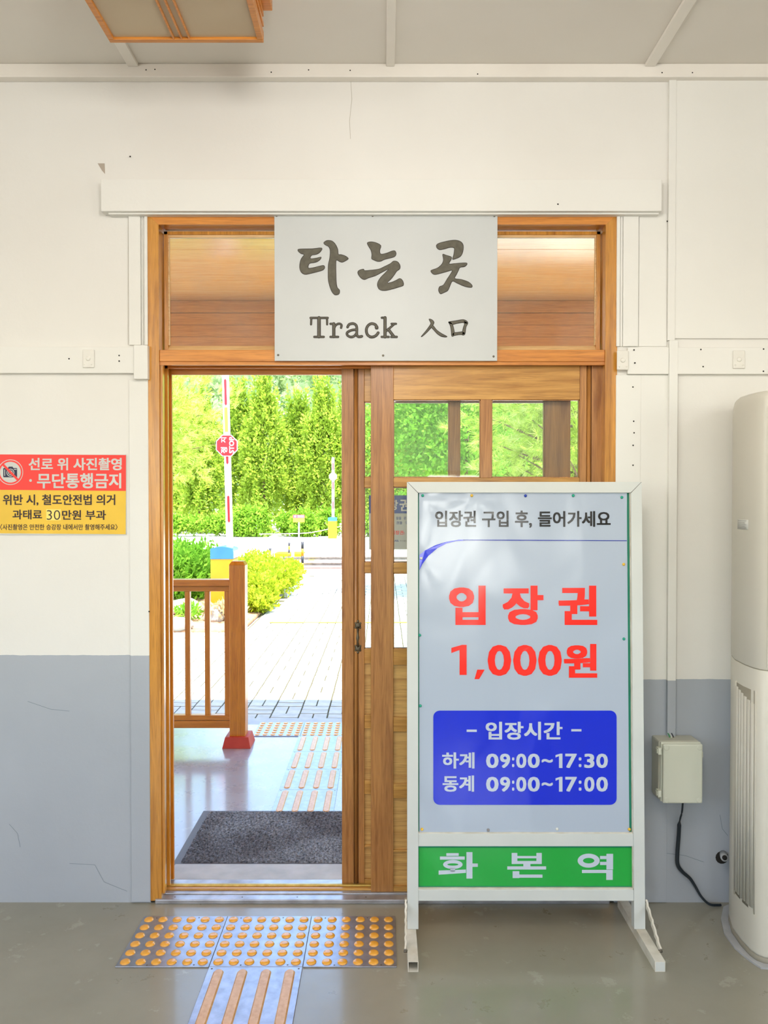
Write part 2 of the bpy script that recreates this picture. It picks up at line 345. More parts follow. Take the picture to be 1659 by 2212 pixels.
def build(name, mb, mat, parent=None, label=None, fixn=True):
    off = OFF.get(parent.name, Vector((0, 0, 0))) if parent else Vector((0, 0, 0))
    me = bpy.data.meshes.new(name)
    me.from_pydata([(p[0] - off.x, p[1] - off.y, p[2] - off.z) for p in mb.v], [], mb.f)
    me.polygons.foreach_set('use_smooth', mb.sm if len(mb.sm) == len(mb.f) else [False] * len(mb.f))
    me.materials.append(mat); me.validate(); me.update()
    if fixn and len(mb.f) < 20000:
        bm = bmesh.new(); bm.from_mesh(me); bmesh.ops.recalc_face_normals(bm, faces=bm.faces[:]); bm.to_mesh(me); bm.free()
    o = bpy.data.objects.new(name, me); COL.objects.link(o)
    if parent:
        o.parent = parent; OFF[o.name] = off.copy()
    else: OFF[o.name] = Vector((0, 0, 0))
    if label: o['label'] = label
    return o
def tag(o, label, cat, group=None, kind=None):
    if label: o['label'] = label
    if cat: o['category'] = cat
    if group: o['group'] = group
    if kind: o['kind'] = kind
    return o
def thing(name, loc, label=None, cat=None, group=None, kind=None):
    o = bpy.data.objects.new(name, None); COL.objects.link(o); o.location = loc; o.empty_display_size = 0.05
    OFF[o.name] = Vector(loc); return tag(o, label, cat, group, kind)
def struct(name, mb, mat, parent=None):
    o = build(name, mb, mat, parent)
    if not parent: o['kind'] = 'structure'
    return o
def copy_part(o, parent, dloc=(0, 0, 0)):
    c = o.copy(); COL.objects.link(c); c.parent = parent; c.location = Vector(o.location) + Vector(dloc); return c

# flat print shapes, given in photo pixels on their plane
class Flat:
    def __init__(s): s.v = []; s.f = []
    def poly(s, pts, k=0): o = len(s.v); s.v += [(p[0], p[1], k) for p in pts]; s.f.append(tuple(range(o, o + len(pts)))); return s
    def smooth(s, pts, k=4):
        out = []; n = len(pts)
        for i in range(n):
            p0, p1, p2, p3 = [Vector(pts[(i + j) % n]) for j in (-1, 0, 1, 2)]
            for j in range(k):
                t = j / k
                out.append(tuple(0.5 * ((2 * p1) + (p2 - p0) * t + (2 * p0 - 5 * p1 + 4 * p2 - p3) * t * t + (3 * p1 - p0 - 3 * p2 + p3) * t ** 3)))
        return out
    def rect(s, x0, y0, x1, y1): return s.poly([(x0, y0), (x1, y0), (x1, y1), (x0, y1)])
    def rrect(s, x0, y0, x1, y1, r, k=6):
        p = []
        for cx, cy, a0 in ((x1 - r, y0 + r, -90), (x1 - r, y1 - r, 0), (x0 + r, y1 - r, 90), (x0 + r, y0 + r, 180)):
            for j in range(k + 1):
                a = math.radians(a0 + 90 * j / k); p.append((cx + r * math.cos(a), cy + r * math.sin(a)))
        return s.poly(p)
    def disc(s, cx, cy, r, k=40, a0=0, d=0): return s.poly([(cx + r * math.cos(2 * math.pi * j / k + a0), cy + r * math.sin(2 * math.pi * j / k + a0)) for j in range(k)], d)
    def ring(s, cx, cy, r0, r1, k=48):
        o = len(s.v)
        for j in range(k):
            a = 2 * math.pi * j / k; s.v += [(cx + r0 * math.cos(a), cy + r0 * math.sin(a)), (cx + r1 * math.cos(a), cy + r1 * math.sin(a))]
        for j in range(k): q = (j + 1) % k; s.f.append((o + 2 * j, o + 2 * j + 1, o + 2 * q + 1, o + 2 * q))
        return s
    def stroke(s, pts, w, k=5):
        if k > 1 and len(pts) > 2:
            P = [Vector(p) for p in pts]; Q = []
            for i in range(len(P) - 1):
                p0 = P[max(i - 1, 0)]; p1 = P[i]; p2 = P[i + 1]; p3 = P[min(i + 2, len(P) - 1)]
                for j in range(k):
                    t = j / k; Q.append(0.5 * ((2 * p1) + (p2 - p0) * t + (2 * p0 - 5 * p1 + 4 * p2 - p3) * t * t + (3 * p1 - p0 - 3 * p2 + p3) * t ** 3))
            Q.append(P[-1])
        else: Q = [Vector(p) for p in pts]
        L = []; R = []
        for i, p in enumerate(Q):
            t = (Q[min(i + 1, len(Q) - 1)] - Q[max(i - 1, 0)]).normalized(); nn = Vector((-t.y, t.x)) * w / 2
            L.append(tuple(p + nn)); R.append(tuple(p - nn))
        for i in range(len(Q) - 1): s.n = getattr(s, 'n', 0) + 1; s.poly([L[i], L[i + 1], R[i + 1], R[i]], s.n)
        s.n += 2; s.disc(Q[0].x, Q[0].y, w / 2, 12, 0, s.n - 1); s.disc(Q[-1].x, Q[-1].y, w / 2, 12, 0, s.n); return s
    def map(s, fn): s.v = [fn(*p) for p in s.v]; return s

_tc = bpy.data.curves.new('tmp', 'FONT'); _to = bpy.data.objects.new('tmp', _tc); COL.objects.link(_to)
def text(fl, body, x0, y0, x1, y1, bold=0.02, rot=0):
    """lettering fitted into a pixel box; rot=90 turns it to read upwards"""
    _tc.body = body; _tc.size = 1.0; _tc.offset = min(bold, 0.0); _tc.fill_mode = 'BOTH'; _tc.dimensions = '2D'; _tc.resolution_u = 3
    _to.data = _tc; bpy.context.view_layer.update()
    ev = _to.evaluated_get(bpy.context.evaluated_depsgraph_get()); me = ev.to_mesh()
    if len(me.vertices) == 0: ev.to_mesh_clear(); return fl
    P = [(v.co.x, v.co.y) for v in me.vertices]; Fc = [tuple(p.vertices) for p in me.polygons]; ev.to_mesh_clear()
    if bold > 0:
        P0, F0 = P, Fc; P, Fc = [], []
        for dx, dy in ((1, 1), (-1, 1), (1, -1), (-1, -1), (1, 0), (-1, 0), (0, 1), (0, -1)):
            o_ = len(P); kk = (dx + 1) * 3 + dy + 2; P += [(a + dx * bold * .8, b + dy * bold * .62, kk) for a, b in P0]; Fc += [tuple(i + o_ for i in f) for f in F0]
    if rot == 90: P = [(-p[1], p[0]) + tuple(p[2:]) for p in P]
    ax = min(p[0] for p in P); bx = max(p[0] for p in P); ay = min(p[1] for p in P); by = max(p[1] for p in P)
    o = len(fl.v)
    fl.v += [(x0 + (p[0] - ax) / (bx - ax) * (x1 - x0), y1 - (p[1] - ay) / (by - ay) * (y1 - y0), p[2] if len(p) > 2 else 0) for p in P]
    fl.f += [tuple(i + o for i in f) for f in Fc]; return fl
LAYER = 4e-5
def fbuild(name, fl, fn, mat, parent, label=None):
    mb = MB(); mb.v = [tuple(Vector(fn(p[0], p[1])) - Vector((0, LAYER * (p[2] if len(p) > 2 else 0), 0))) for p in fl.v]; mb.f = fl.f; mb.sm = [False] * len(fl.f)
    return build(name, mb, mat, parent, label, fixn=False)
def on_plane(Y): return lambda u, v: (V(u, v, Y)[0], Y, V(u, v, Y)[1])

def pbox(mb, px0, py0, px1, py1, Y0, Y1, bev=0.0):
    """box whose front face (at Y0) covers the pixel rectangle; Y1 is the back"""
    x0, z1 = V(px0, py0, Y0); x1, z0 = V(px1, py1, Y0)
    return mb.box(x0, x1, Y0, Y1, z0, z1, bev)

# ------------------------------------------------------------------ the room
XL, XR, YB, ZC, WT = -3.5, 3.5, -6.4, 3.066, 0.16
ox0, ox1 = VX(322), VX(1331); oz1 = VZ(458)
mb = MB()
mb.box(XL, ox0, 0, WT, -0.05, ZC + .1).box(ox1, XR, 0, WT, -0.05, ZC + .1).box(ox0, ox1, 0, WT, oz1, ZC + .1)
wall_front = struct('wall_front', mb, CREAM)
struct('floor', MB().box(XL, XR, YB, 0.0, -0.12, 0.0), FLOOR)
struct('ceiling', MB().box(XL, XR, YB, 0.0, ZC, ZC + .1), CEIL)
def holed(axis, c0, c1, a0, a1, holes):
    """wall slab with window openings (z 1.0 - 2.5)"""
    m = MB(); edges = [a0]
    for h0, h1 in holes: edges += [h0, h1]
    edges.append(a1)
    def bx(a, b, z0, z1):
        if axis == 'x': m.box(a, b, c0, c1, z0, z1)
        else: m.box(c0, c1, a, b, z0, z1)
    for i in range(0, len(edges), 2): bx(edges[i], edges[i + 1], -0.05, ZC + .1)
    for h0, h1 in holes: bx(h0, h1, -0.05, 1.0); bx(h0, h1, 1.85 if h0 == 0.5 else 2.5, ZC + .1)
    return m
struct('wall_back', holed('x', YB - .15, YB, XL, XR, [(-2.75, -1.05), (0.5, 1.3)]), CREAM)
struct('wall_left', holed('y', XL - .15, XL, YB - .15, WT, [(-4.5, -2.7)]), CREAM)
struct('wall_right', holed('y', XR, XR + .15, YB - .15, WT, [(-4.5, -2.7)]), CREAM)
for i, (ax, c, a0, a1) in enumerate((('x', YB - .07, -2.75, -1.05), ('x', YB - .07, 0.5, 1.3), ('y', XL - .07, -4.5, -2.7), ('y', XR + .07, -4.5, -2.7))):
    m = MB(); am = (a0 + a1) / 2; zt_ = 1.85 if a0 == 0.5 else 2.5
    for a, b, z0, z1 in ((a0, a1, 1.0, 1.05), (a0, a1, zt_ - .05, zt_), (a0, a0 + .05, 1.05, zt_ - .05), (a1 - .05, a1, 1.05, zt_ - .05), (am - .025, am + .025, 1.05, zt_ - .05)):
        (m.box(a, b, c - .02, c + .02, z0, z1) if ax == 'x' else m.box(c - .02, c + .02, a, b, z0, z1))
    struct('window_%d' % (i + 1), m, W_V)  # unseen; the small back window is placed and sized for the poster glare
    bpy.data.objects['window_%d' % (i + 1)]
# roof slab over the room and the canopy outside
struct('roof', MB().box(XL - .3, XR + .3, YB - .3, WT, ZC + .12, ZC + .35), M_CONC)

# ceiling battens, cornice
def zb(py, Y): return VZ(py, Y)
cz0 = VZ(166, -0.035)
struct('trim_1', MB().box(XL, XR, -0.035, 0.0, cz0, ZC, 0.003), TRIMC)
for i, px in enumerate((843, 299, 1392)):
    xb = VX(px); bw = 0.0155 if i == 0 else 0.019
    struct('trim_%d' % (i + 2), MB().box(xb - bw, xb + bw, YB, -0.036, ZC - 0.012, ZC, 0.002), TRIMC)
for px, py in ((339, 150), (588, 156), (757, 152), (1030, 160), (1425, 157), (1490, 157), (320, 151), (668, 151)):
    build('nail_hole', MB().dome((VX(px, -.035), -0.0352, VZ(py, -.035)), 0.0026, 0.0006, 8, 2, 'y'), M_HOLE, bpy.data.objects['trim_1'])

# lintel board over the door
m = MB(); pbox(m, 217, 386, 1430, 456, -0.045, 0.0, 0.003)
struct('trim_5', m, TRIMW)
m = MB(); pbox(m, 234, 457, 1424, 463, -0.03, 0.0, 0.002); struct('trim_6', m, TRIMW)
# rails and posts round the door
m = MB(); pbox(m, -80, 749, 318, 806, -0.018, 0.0, 0.002); struct('trim_7', m, TRIMW)
m = MB(); pbox(m, 288, 745, 319, 819, -0.026, 0.0, 0.003); struct('trim_8', m, TRIMW)
m = MB(); pbox(m, 1356, 750, 1445, 808, -0.016, 0.0, 0.002); struct('trim_9', m, TRIMW)
m = MB(); pbox(m, 1461, 750, 1760, 808, -0.018, 0.0, 0.002); struct('trim_10', m, TRIMW)
m = MB(); pbox(m, 1459, 165, 1760, 731, -0.010, 0.0, 0.002); struct('trim_11', m, TRIMW)
m = MB(); pbox(m, 277, 461, 304, 745, -0.010, 0.0, 0.002); pbox(m, 306, 461, 309, 745, -0.006, 0.0); pbox(m, 311, 461, 319, 745, -0.010, 0.0, 0.002); struct('trim_12', m, TRIMW)
m = MB(); pbox(m, 278, 820, 325, 1949, -0.007, 0.0, 0.002); struct('trim_13', m, TRIMW)
m = MB(); pbox(m, 1333, 461, 1339, 748, -0.010, 0.0, 0.001); pbox(m, 1341, 461, 1344, 748, -0.006, 0.0); pbox(m, 1347, 461, 1379, 748, -0.010, 0.0, 0.002); struct('trim_14', m, TRIMW)
m = MB(); pbox(m, 1331, 810, 1379, 1949, -0.007, 0.0, 0.002); struct('trim_15', m, TRIMW)
m = MB(); pbox(m, 1381, 461, 1440, 748, -0.004, 0.0, 0.001); pbox(m, 1381, 810, 1440, 1949, -0.004, 0.0, 0.001); struct('trim_16', m, TRIMW)
# painted-over cover plates on the rails
PLATE = mottled('cover plate paint', lin((226, 223, 214)), lin((234, 231, 222)), 20, 0.5, 0.3, 60)
def plate(px0, py0, px1, py1, Y):
    x0, z1 = V(px0, py0, Y); x1, z0 = V(px1, py1, Y); cx = (x0 + x1) / 2; cz = (z0 + z1) / 2
    lab = {178: 'small cream painted-over cover plate on the rail left of the door', 1333: 'chipped cream cover plate beside the upper right of the door casing',
           1584: 'cream cover plate on the rail above the air conditioner'}[px0]
    t = thing('cover_plate', (cx, Y + .006, cz), lab, 'cover plate')
    build('plate', MB().box(x0, x1, Y, Y + .006, z0, z1, 0.003), PLATE, t)
    build('knob', MB().dome((cx, Y, cz), 0.009, 0.004, 14, 3, 'y', 0.5), PLATE, t)
    for dx in (-.3, .3): build('screw', MB().dome((cx + dx * (x1 - x0), Y, z0 + .012), 0.0035, 0.0015, 10, 2, 'y', 0.4), PLATE, t)
plate(178, 755, 203, 794, -0.024); plate(1333, 757, 1358, 799, -0.024); plate(1584, 757, 1610, 796, -0.024)
holes = [(285, 338), (259, 768), (259, 780), (151, 775), (1368, 756), (1370, 784), (1512, 755), (1517, 792), (1647, 754), (1647, 802), (1203, 441), (1438, 478),
         (1366, 836), (1368, 910), (1369, 935), (1367, 962), (1367, 1005), (321, 1321)]
for px, py in holes:
    Y = -0.0455 if py == 441 else (-0.0185 if 745 < py < 810 else -0.0075)
    build('nail_hole', MB().dome((VX(px, Y), Y, VZ(py, Y)), 0.003, 0.0006, 8, 2, 'y'), M_HOLE, wall_front)
build('paint_chip', MB().prism_y([V(211, 353), V(226, 353), V(227, 376), V(220, 368)], -0.0006, 0.0), plain('chipped plaster', (176, 164, 150), .9), wall_front)
# hair cracks in the plaster
def crack(pts, w=0.0008):
    mbc = MB(); P = [V(*p) for p in pts]
    for a, b in zip(P, P[1:]):
        d = Vector((b[0] - a[0], b[1] - a[1])).normalized(); nx, nz_ = -d.y * w, d.x * w
        mbc.add([(a[0] + nx, -.0008, a[1] + nz_), (a[0] - nx, -.0008, a[1] - nz_), (b[0] - nx, -.0008, b[1] - nz_), (b[0] + nx, -.0008, b[1] + nz_)], [(0, 1, 2, 3)])
    return mbc
M_CRK = plain('crack line', (190, 184, 170), .9); M_CRKG = plain('crack line in grey paint', (126, 136, 144), .9)
for pts in ([(758, 175), (760, 215), (755, 262), (757, 300)], [(1600, 195), (1578, 215), (1562, 228), (1545, 245), (1532, 258)],
            [(60, 1515), (110, 1532), (150, 1536)], [(20, 1780), (38, 1800), (44, 1830)]):
    build('crack', crack(pts), M_CRKG if pts[0][1] > 1400 else M_CRK, wall_front)
for pts in ([(1395, 1845), (1440, 1843), (1480, 1848), (1520, 1862)], [(1555, 1760), (1560, 1790), (1572, 1805)], [(150, 1865), (205, 1868), (225, 1905), (275, 1925)]):
    build('crack', crack(pts), M_CRKG, wall_front)
# vertical board joint left of the sign
build('board_joint', crack([(277, 461), (277, 745)], .0007), M_CRK, wall_front)

# ------------------------------------------------------------------ door frame (door_1)
Y0 = -0.004; YD = 0.125
frame = thing('door_frame', (0, 0, 0.01), None, None, kind='structure')
frame.name = 'door_1'; OFF['door_1'] = Vector((0, 0, 0.01))
zb0 = 0.008
L0, L1 = VX(320.5, Y0), VX(345, Y0); R1, R0 = VX(1331.5, Y0), VX(1306, Y0)
zt = VZ(461, Y0); zti = VZ(485, Y0)
m = MB().add([(L0, Y0, zb0), (L1, Y0, zb0), (L1, Y0, zti), (L0, Y0, zt), (L0, YD, zb0), (L1, YD, zb0), (L1, YD, zti), (L0, YD, zt)],
             [(0, 1, 2, 3), (4, 7, 6, 5), (0, 4, 5, 1), (1, 5, 6, 2), (2, 6, 7, 3), (3, 7, 4, 0)]); build('jamb', m, WO_V, frame)
m = MB().add([(R0, Y0, zb0), (R1, Y0, zb0), (R1, Y0, zt), (R0, Y0, zti), (R0, YD, zb0), (R1, YD, zb0), (R1, YD, zt), (R0, YD, zti)],
             [(0, 1, 2, 3), (4, 7, 6, 5), (0, 4, 5, 1), (1, 5, 6, 2), (2, 6, 7, 3), (3, 7, 4, 0)]); build('jamb', m, WO_V, frame)
m = MB().add([(L0, Y0, zt), (L1, Y0, zti), (R0, Y0, zti), (R1, Y0, zt), (L0, YD, zt), (L1, YD, zti), (R0, YD, zti), (R1, YD, zt)],
             [(0, 1, 2, 3), (4, 7, 6, 5), (0, 4, 5, 1), (1, 5, 6, 2), (2, 6, 7, 3), (3, 7, 4, 0)]); build('head', m, WO_H, frame)
# transom rail, head track with grooves
tz1, tz0 = VZ(755.5, 0.0), VZ(781, 0.0)
build('transom_rail', MB().box(L1, R0, 0.0, YD, tz0, tz1, 0.002), WO_H, frame)
hz = VZ(790, 0.02)
for k, (a, b, h) in enumerate(((0.004, 0.016, 0.012), (0.030, 0.036, 0.008), (0.066, 0.079, 0.014), (0.114, 0.125, 0.030))):
    build('head_track', MB().box(L1, R0, a, b, tz0 - h, tz0 + .0005), WO_H, frame)
# inner stop strips on the left jamb (dark rebate between them)
build('jamb_stop', MB().box(L1, L1 + .010, 0.006, 0.030, 0.03, tz0, .001), WO_V, frame)
build('jamb_stop', MB().box(L1, L1 + .012, 0.066, 0.078, 0.03, tz0, .001), WO_V, frame)
build('jamb_stop', MB().box(L1, L1 + .014, 0.112, 0.124, 0.03, tz0, .001), W_RAIL, frame)
build('jamb_stop', MB().box(R0 - .010, R0, 0.112, 0.124, 0.03, tz0, .001), W_RAIL, frame)
# transom sash with its beads and pane
YS = 0.05
sx0, sx1 = L1 + .004, R0 - .004; sz1, sz0 = zti - .006, tz1
m = MB(); w_ = 0.014
m.box(sx0, sx0 + w_, YS, YS + .03, sz0, sz1, .001).box(sx1 - w_, sx1, YS, YS + .03, sz0, sz1, .001).box(sx0, sx1, YS, YS + .03, sz1 - .012, sz1, .001)
build('transom_sash', m, WO_V, frame)
m = MB(); m.add([(sx0 + w_, YS - .004, sz0 + .002), (sx1 - w_, YS - .004, sz0 + .002), (sx1 - w_, YS + .016, sz0 + .027), (sx0 + w_, YS + .016, sz0 + .027), (sx0 + w_, YS + .03, sz0 + .002), (sx1 - w_, YS + .03, sz0 + .002), (sx1 - w_, YS + .03, sz0 + .027), (sx0 + w_, YS + .03, sz0 + .027)],
                [(0, 1, 2, 3), (0, 4, 5, 1), (3, 2, 6, 7), (4, 7, 6, 5), (0, 3, 7, 4), (1, 5, 6, 2)])
build('glazing_bead', m, W_BEAD, frame)
build('glazing_bead', MB().box(sx0 + w_, sx1 - w_, YS + .004, YS + .016, sz1 - .022, sz1 - .012, .001), W_BEAD, frame)
for xa in (sx0 + w_, sx1 - w_ - .005): build('glazing_bead', MB().box(xa, xa + .005, YS + .004, YS + .016, sz0 + .027, sz1 - .022, .001), W_BEAD, frame)
build('transom_pane', MB().box(sx0 + w_, sx1 - w_, YS + .018, YS + .022, sz0 + .02, sz1 - .02), GLASS_T, frame)

# threshold (trim_17): metal sill with two running grooves and a brass rail
sill = thing('trim_17', (0, 0, 0), None, None, kind='structure')
sxa, sxb = L0 + .02, R1 - .02
build('sill_plate', MB().box(sxa, sxb, -0.012, 0.028, 0.0, 0.016, .002), M_SILL, sill)
build('sill_plate', MB().box(sxa, sxb, 0.028, 0.05, 0.0, 0.020, .002), M_SILL, sill)
build('sill_step', MB().box(sxa, sxb, 0.05, 0.068, 0.0, 0.026, .002), W_H, sill)
build('brass_rail', MB().box(sxa, sxb, 0.068, 0.082, 0.0, 0.031, .003), M_BRASS, sill)
build('sill_plate', MB().box(sxa, sxb, 0.082, 0.118, 0.0, 0.027, .002), M_SILL, sill)
build('outer_sill', MB().box(sxa, sxb, 0.118, 0.262, -0.02, 0.020, .004), M_CONC, sill)
for px in (373, 520, 640, 790): build('screw', MB().dome((VX(px), 0.008, 0.016), .003, .001, 10, 2), M_SCREW, sill)

# ------------------------------------------------------------------ sliding doors
def sliding_door(name, Yf, th, px_l0, px_l1, px_r0, px_r1, top, bot, rows, mull, label, groove_left):
    """rows: (kind, y0, y1) of pixel bands; kind g = glazed row, r = rail, p = timber panels"""
    x0, x1 = VX(px_l0, Yf), VX(px_r1, Yf); zb_, zt_ = VZ(bot, Yf), VZ(top, Yf)
    t = thing(name, ((x0 + x1) / 2, Yf + th / 2, zb_), label, 'door', 'sliding doors of the doorway')
    xl1, xr0 = VX(px_l1, Yf), VX(px_r0, Yf); xm0, xm1 = VX(mull[0], Yf), VX(mull[1], Yf)
    def stile(a, b, groove):
        mm = MB()
        if groove:
            w = b - a; g0, g1 = a + w * groove[0], a + w * groove[1]
            mm.box(a, g0 - .0015, Yf, Yf + th, zb_, zt_, .0015).box(g1 + .0015, b, Yf, Yf + th, zb_, zt_, .0015)
            mm.box(g0 - .003, g1 + .003, Yf + .010, Yf + th - .004, zb_, zt_)
            c = (g0 + g1) / 2; r = (g1 - g0) / 2
            mm.tube([(c, Yf + .007, zb_ + .002), (c, Yf + .007, zt_ - .002)], r, 12)
        else: mm.box(a, b, Yf, Yf + th, zb_, zt_, .0018)
        return build('stile', mm, W_V, t)
    stile(x0, xl1, (0.54, 0.72) if groove_left else None); stile(xr0, x1, (0.30, 0.48) if not groove_left else None)
    ri = .002
    for kind, a, b in rows:
        z1, z0 = VZ(a, Yf), VZ(b, Yf)
        if kind == 'r': build('rail', MB().box(xl1, xr0, Yf + ri, Yf + th - ri, z0, z1, .0015), W_H, t)
        if kind in 'gp':
            build('muntin', MB().box(xm0, xm1, Yf + .001, Yf + th - .001, z0 - .001, z1 + .001, .0015), W_V, t)
            for c0, c1 in ((xl1, xm0), (xm1, xr0)):
                if kind == 'g':
                    bd = .003; mm = MB()
                    for q in ((c0, c0 + bd, z0, z1), (c1 - bd, c1, z0, z1), (c0, c1, z0, z0 + bd), (c0, c1, z1 - bd, z1)):
                        mm.box(q[0], q[1], Yf + .006, Yf + th - .006, q[2], q[3])
                    build('glazing_bead', mm, W_V, t)
                    build('pane', MB().box(c0 + bd * .5, c1 - bd * .5, Yf + th / 2 - .002, Yf + th / 2 + .002, z0 + bd * .5, z1 - bd * .5), GLASS, t)
                else:
                    build('panel', MB().box(c0, c1, Yf + .013, Yf + th - .009, z0, z1), W_PANEL, t)
    return t
rows_f = [('r', 787, 863), ('g', 863, 1032), ('r', 1032, 1051), ('g', 1051, 1216), ('r', 1216, 1238), ('g', 1238, 1402), ('r', 1402, 1437), ('p', 1437, 1550),
          ('r', 1550, 1581), ('p', 1581, 1694), ('r', 1694, 1725), ('p', 1725, 1837), ('r', 1837, 1841), ('p', 1841, 1915), ('r', 1915, 1927)]
df = sliding_door('sliding_door', 0.036, 0.028, 801, 850, 1252, 1303, 786, 1927, rows_f, (1038, 1062),
                  'nearer glazed wooden sliding door, partly hidden by the standing ticket sign', False)
rows_r = [('r', 795, 868), ('g', 868, 1031), ('r', 1031, 1053), ('g', 1053, 1215), ('r', 1215, 1237), ('g', 1237, 1402), ('r', 1402, 1433), ('p', 1433, 1544),
          ('r', 1544, 1574), ('p', 1574, 1686), ('r', 1686, 1716), ('p', 1716, 1827), ('r', 1827, 1831), ('p', 1831, 1900), ('r', 1900, 1911)]
dr = sliding_door('sliding_door', 0.084, 0.028, 738, 787, 1176, 1232, 794, 1911, rows_r, (970, 993),
                  'farther wooden sliding door with a bronze pull handle, edging the open doorway', True)
# worn bronze pull on the rear door
hx = VX(773, .084); hzc0, hzc1 = VZ(1343, .084), VZ(1408, .084); Yh = .084
m = MB()
for zc in (hzc1 + .014, hzc0 - .014):
    m.dome((hx, Yh, zc), 0.0120, 0.006, 16, 4, 'y', 0.3)
    for a in range(6):
        an = a * math.pi / 3 + .5; m.dome((hx + .0095 * math.cos(an), Yh, zc + .016 * math.sin(an)), 0.005, 0.003, 10, 3, 'y')
m.tube([(hx, Yh - .003, hzc1 + .018), (hx, Yh - .017, hzc1 + .034), (hx, Yh - .020, (hzc0 + hzc1) / 2), (hx, Yh - .017, hzc0 - .034), (hx, Yh - .003, hzc0 - .018)], [.003, .0042, .0066, .0042, .003], 10)
build('handle', m, M_IRON, dr, 'worn bronze pull handle')

# ------------------------------------------------------------------ sign over the door
YSG = -0.012
sx = (VX(592, YSG) + VX(1074, YSG)) / 2
sign = thing('platform_sign', (sx, YSG, VZ(620, YSG)), 'pale grey board with brushed dark Korean lettering and Track, over the doorway', 'sign')
m = MB(); x0, z1 = V(592.5, 461, YSG); x1, z0 = V(1074, 779.5, YSG); m.box(x0, x1, YSG, Y0 + .001, z0, z1, .001)
build('board', m, M_SIGN, sign)
C = lambda u, v: (580 + u / 3.1904, 440 + v / 3.1904)
big = [
 [(202,320),(215,312),(300,310),(368,305),(355,335),(330,350),(298,356),(290,378),(330,374),(364,368),(352,390),(325,405),(290,410),(278,420),(276,443),(310,440),(350,430),(380,425),(388,440),(375,458),(330,472),(285,483),(250,488),(225,472),(214,440),(218,400),(228,375),(244,352),(225,345),(208,332)],
 [(380,270),(395,256),(415,252),(440,258),(462,280),(478,315),(482,348),(500,350),(530,360),(551,378),(535,392),(510,404),(490,400),(468,390),(465,430),(466,480),(468,540),(475,578),(490,595),(487,622),(460,630),(440,612),(425,580),(412,530),(410,480),(412,420),(422,370),(424,320),(412,295),(392,285)],
 [(680,270),(705,262),(740,268),(775,288),(768,320),(770,342),(785,347),(820,338),(850,326),(872,325),(880,345),(870,365),(840,375),(800,385),(775,397),(750,398),(725,388),(710,378),(712,350),(705,320),(690,295)],
 [(615,480),(622,460),(655,450),(662,460),(700,458),(760,450),(800,432),(840,412),(862,395),(890,400),(907,425),(905,450),(885,465),(868,490),(845,520),(820,545),(850,540),(880,527),(905,515),(925,530),(931,562),(900,575),(850,590),(800,600),(765,592),(750,565),(755,535),(775,505),(800,480),(825,452),(800,464),(770,480),(735,498),(690,512),(660,524),(635,510)],
 [(1157,285),(1175,272),(1210,262),(1260,252),(1300,252),(1330,265),(1343,290),(1340,330),(1325,362),(1295,378),(1268,384),(1275,355),(1280,325),(1278,305),(1250,302),(1215,312),(1180,318),(1160,305)],
 [(1200,348),(1225,355),(1262,368),(1255,392),(1245,414),(1280,412),(1330,408),(1365,408),(1368,420),(1350,435),(1320,440),(1310,460),(1295,490),(1285,515),(1330,522),(1380,540),(1405,565),(1395,578),(1350,570),(1300,548),(1268,535),(1250,570),(1235,600),(1205,615),(1185,622),(1172,600),(1178,572),(1205,560),(1230,520),(1250,490),(1265,460),(1225,470),(1180,482),(1140,488),(1118,465),(1130,455),(1165,442),(1195,415),(1205,385)],
]
def grow(poly, d):
    """offset a closed outline outwards by d"""
    A = sum(poly[i][0] * poly[(i + 1) % len(poly)][1] - poly[(i + 1) % len(poly)][0] * poly[i][1] for i in range(len(poly)))
    sgn = 1 if A > 0 else -1; out = []
    for i, p in enumerate(poly):
        a = Vector(poly[i - 1]); b = Vector(poly[(i + 1) % len(poly)]); t = (b - a).normalized(); out.append((p[0] + t.y * d * sgn, p[1] - t.x * d * sgn))
    return out
hanja = [[(1105,795),(1128,800),(1142,820),(1125,850),(1095,885),(1062,914),(1052,915),(1085,875),(1110,840),(1118,822)],
         [(1118,848),(1135,840),(1160,870),(1195,895),(1230,914),(1222,920),(1190,915),(1160,895),(1140,872)]]
hanja_lines = [[(1240,815),(1262,818),(1275,850),(1282,890),(1276,912),(1262,912),(1258,870),(1250,835)], [(1240,815),(1290,806),(1340,798),(1366,808),(1374,822),(1362,830),(1340,820),(1300,826),(1262,834)],
               [(1345,805),(1374,822),(1362,850),(1354,900),(1334,903),(1340,860),(1350,828)], [(1270,890),(1300,886),(1345,882),(1352,900),(1310,904),(1270,910)]]
def put_letter(name_rim='letter_rim'):
    global fe, fi
    r = fbuild('letter', fi, on_plane(YSG - .0030), M_INK, sign, 'olive brown character')
    fbuild('letter_rim', fe, on_plane(YSG - .0006), M_INKEDGE, r); fe, fi = Flat(), Flat()
fe, fi = Flat(), Flat()
for grp in (big[:2], big[2:4], big[4:], hanja, hanja_lines):
    for p in grp:
        sm = fe.smooth(p, 3); fe.poly([C(*q) for q in grow(sm, 1.3)]); fi.poly([C(*q) for q in grow(sm, -2.6)])
    put_letter()
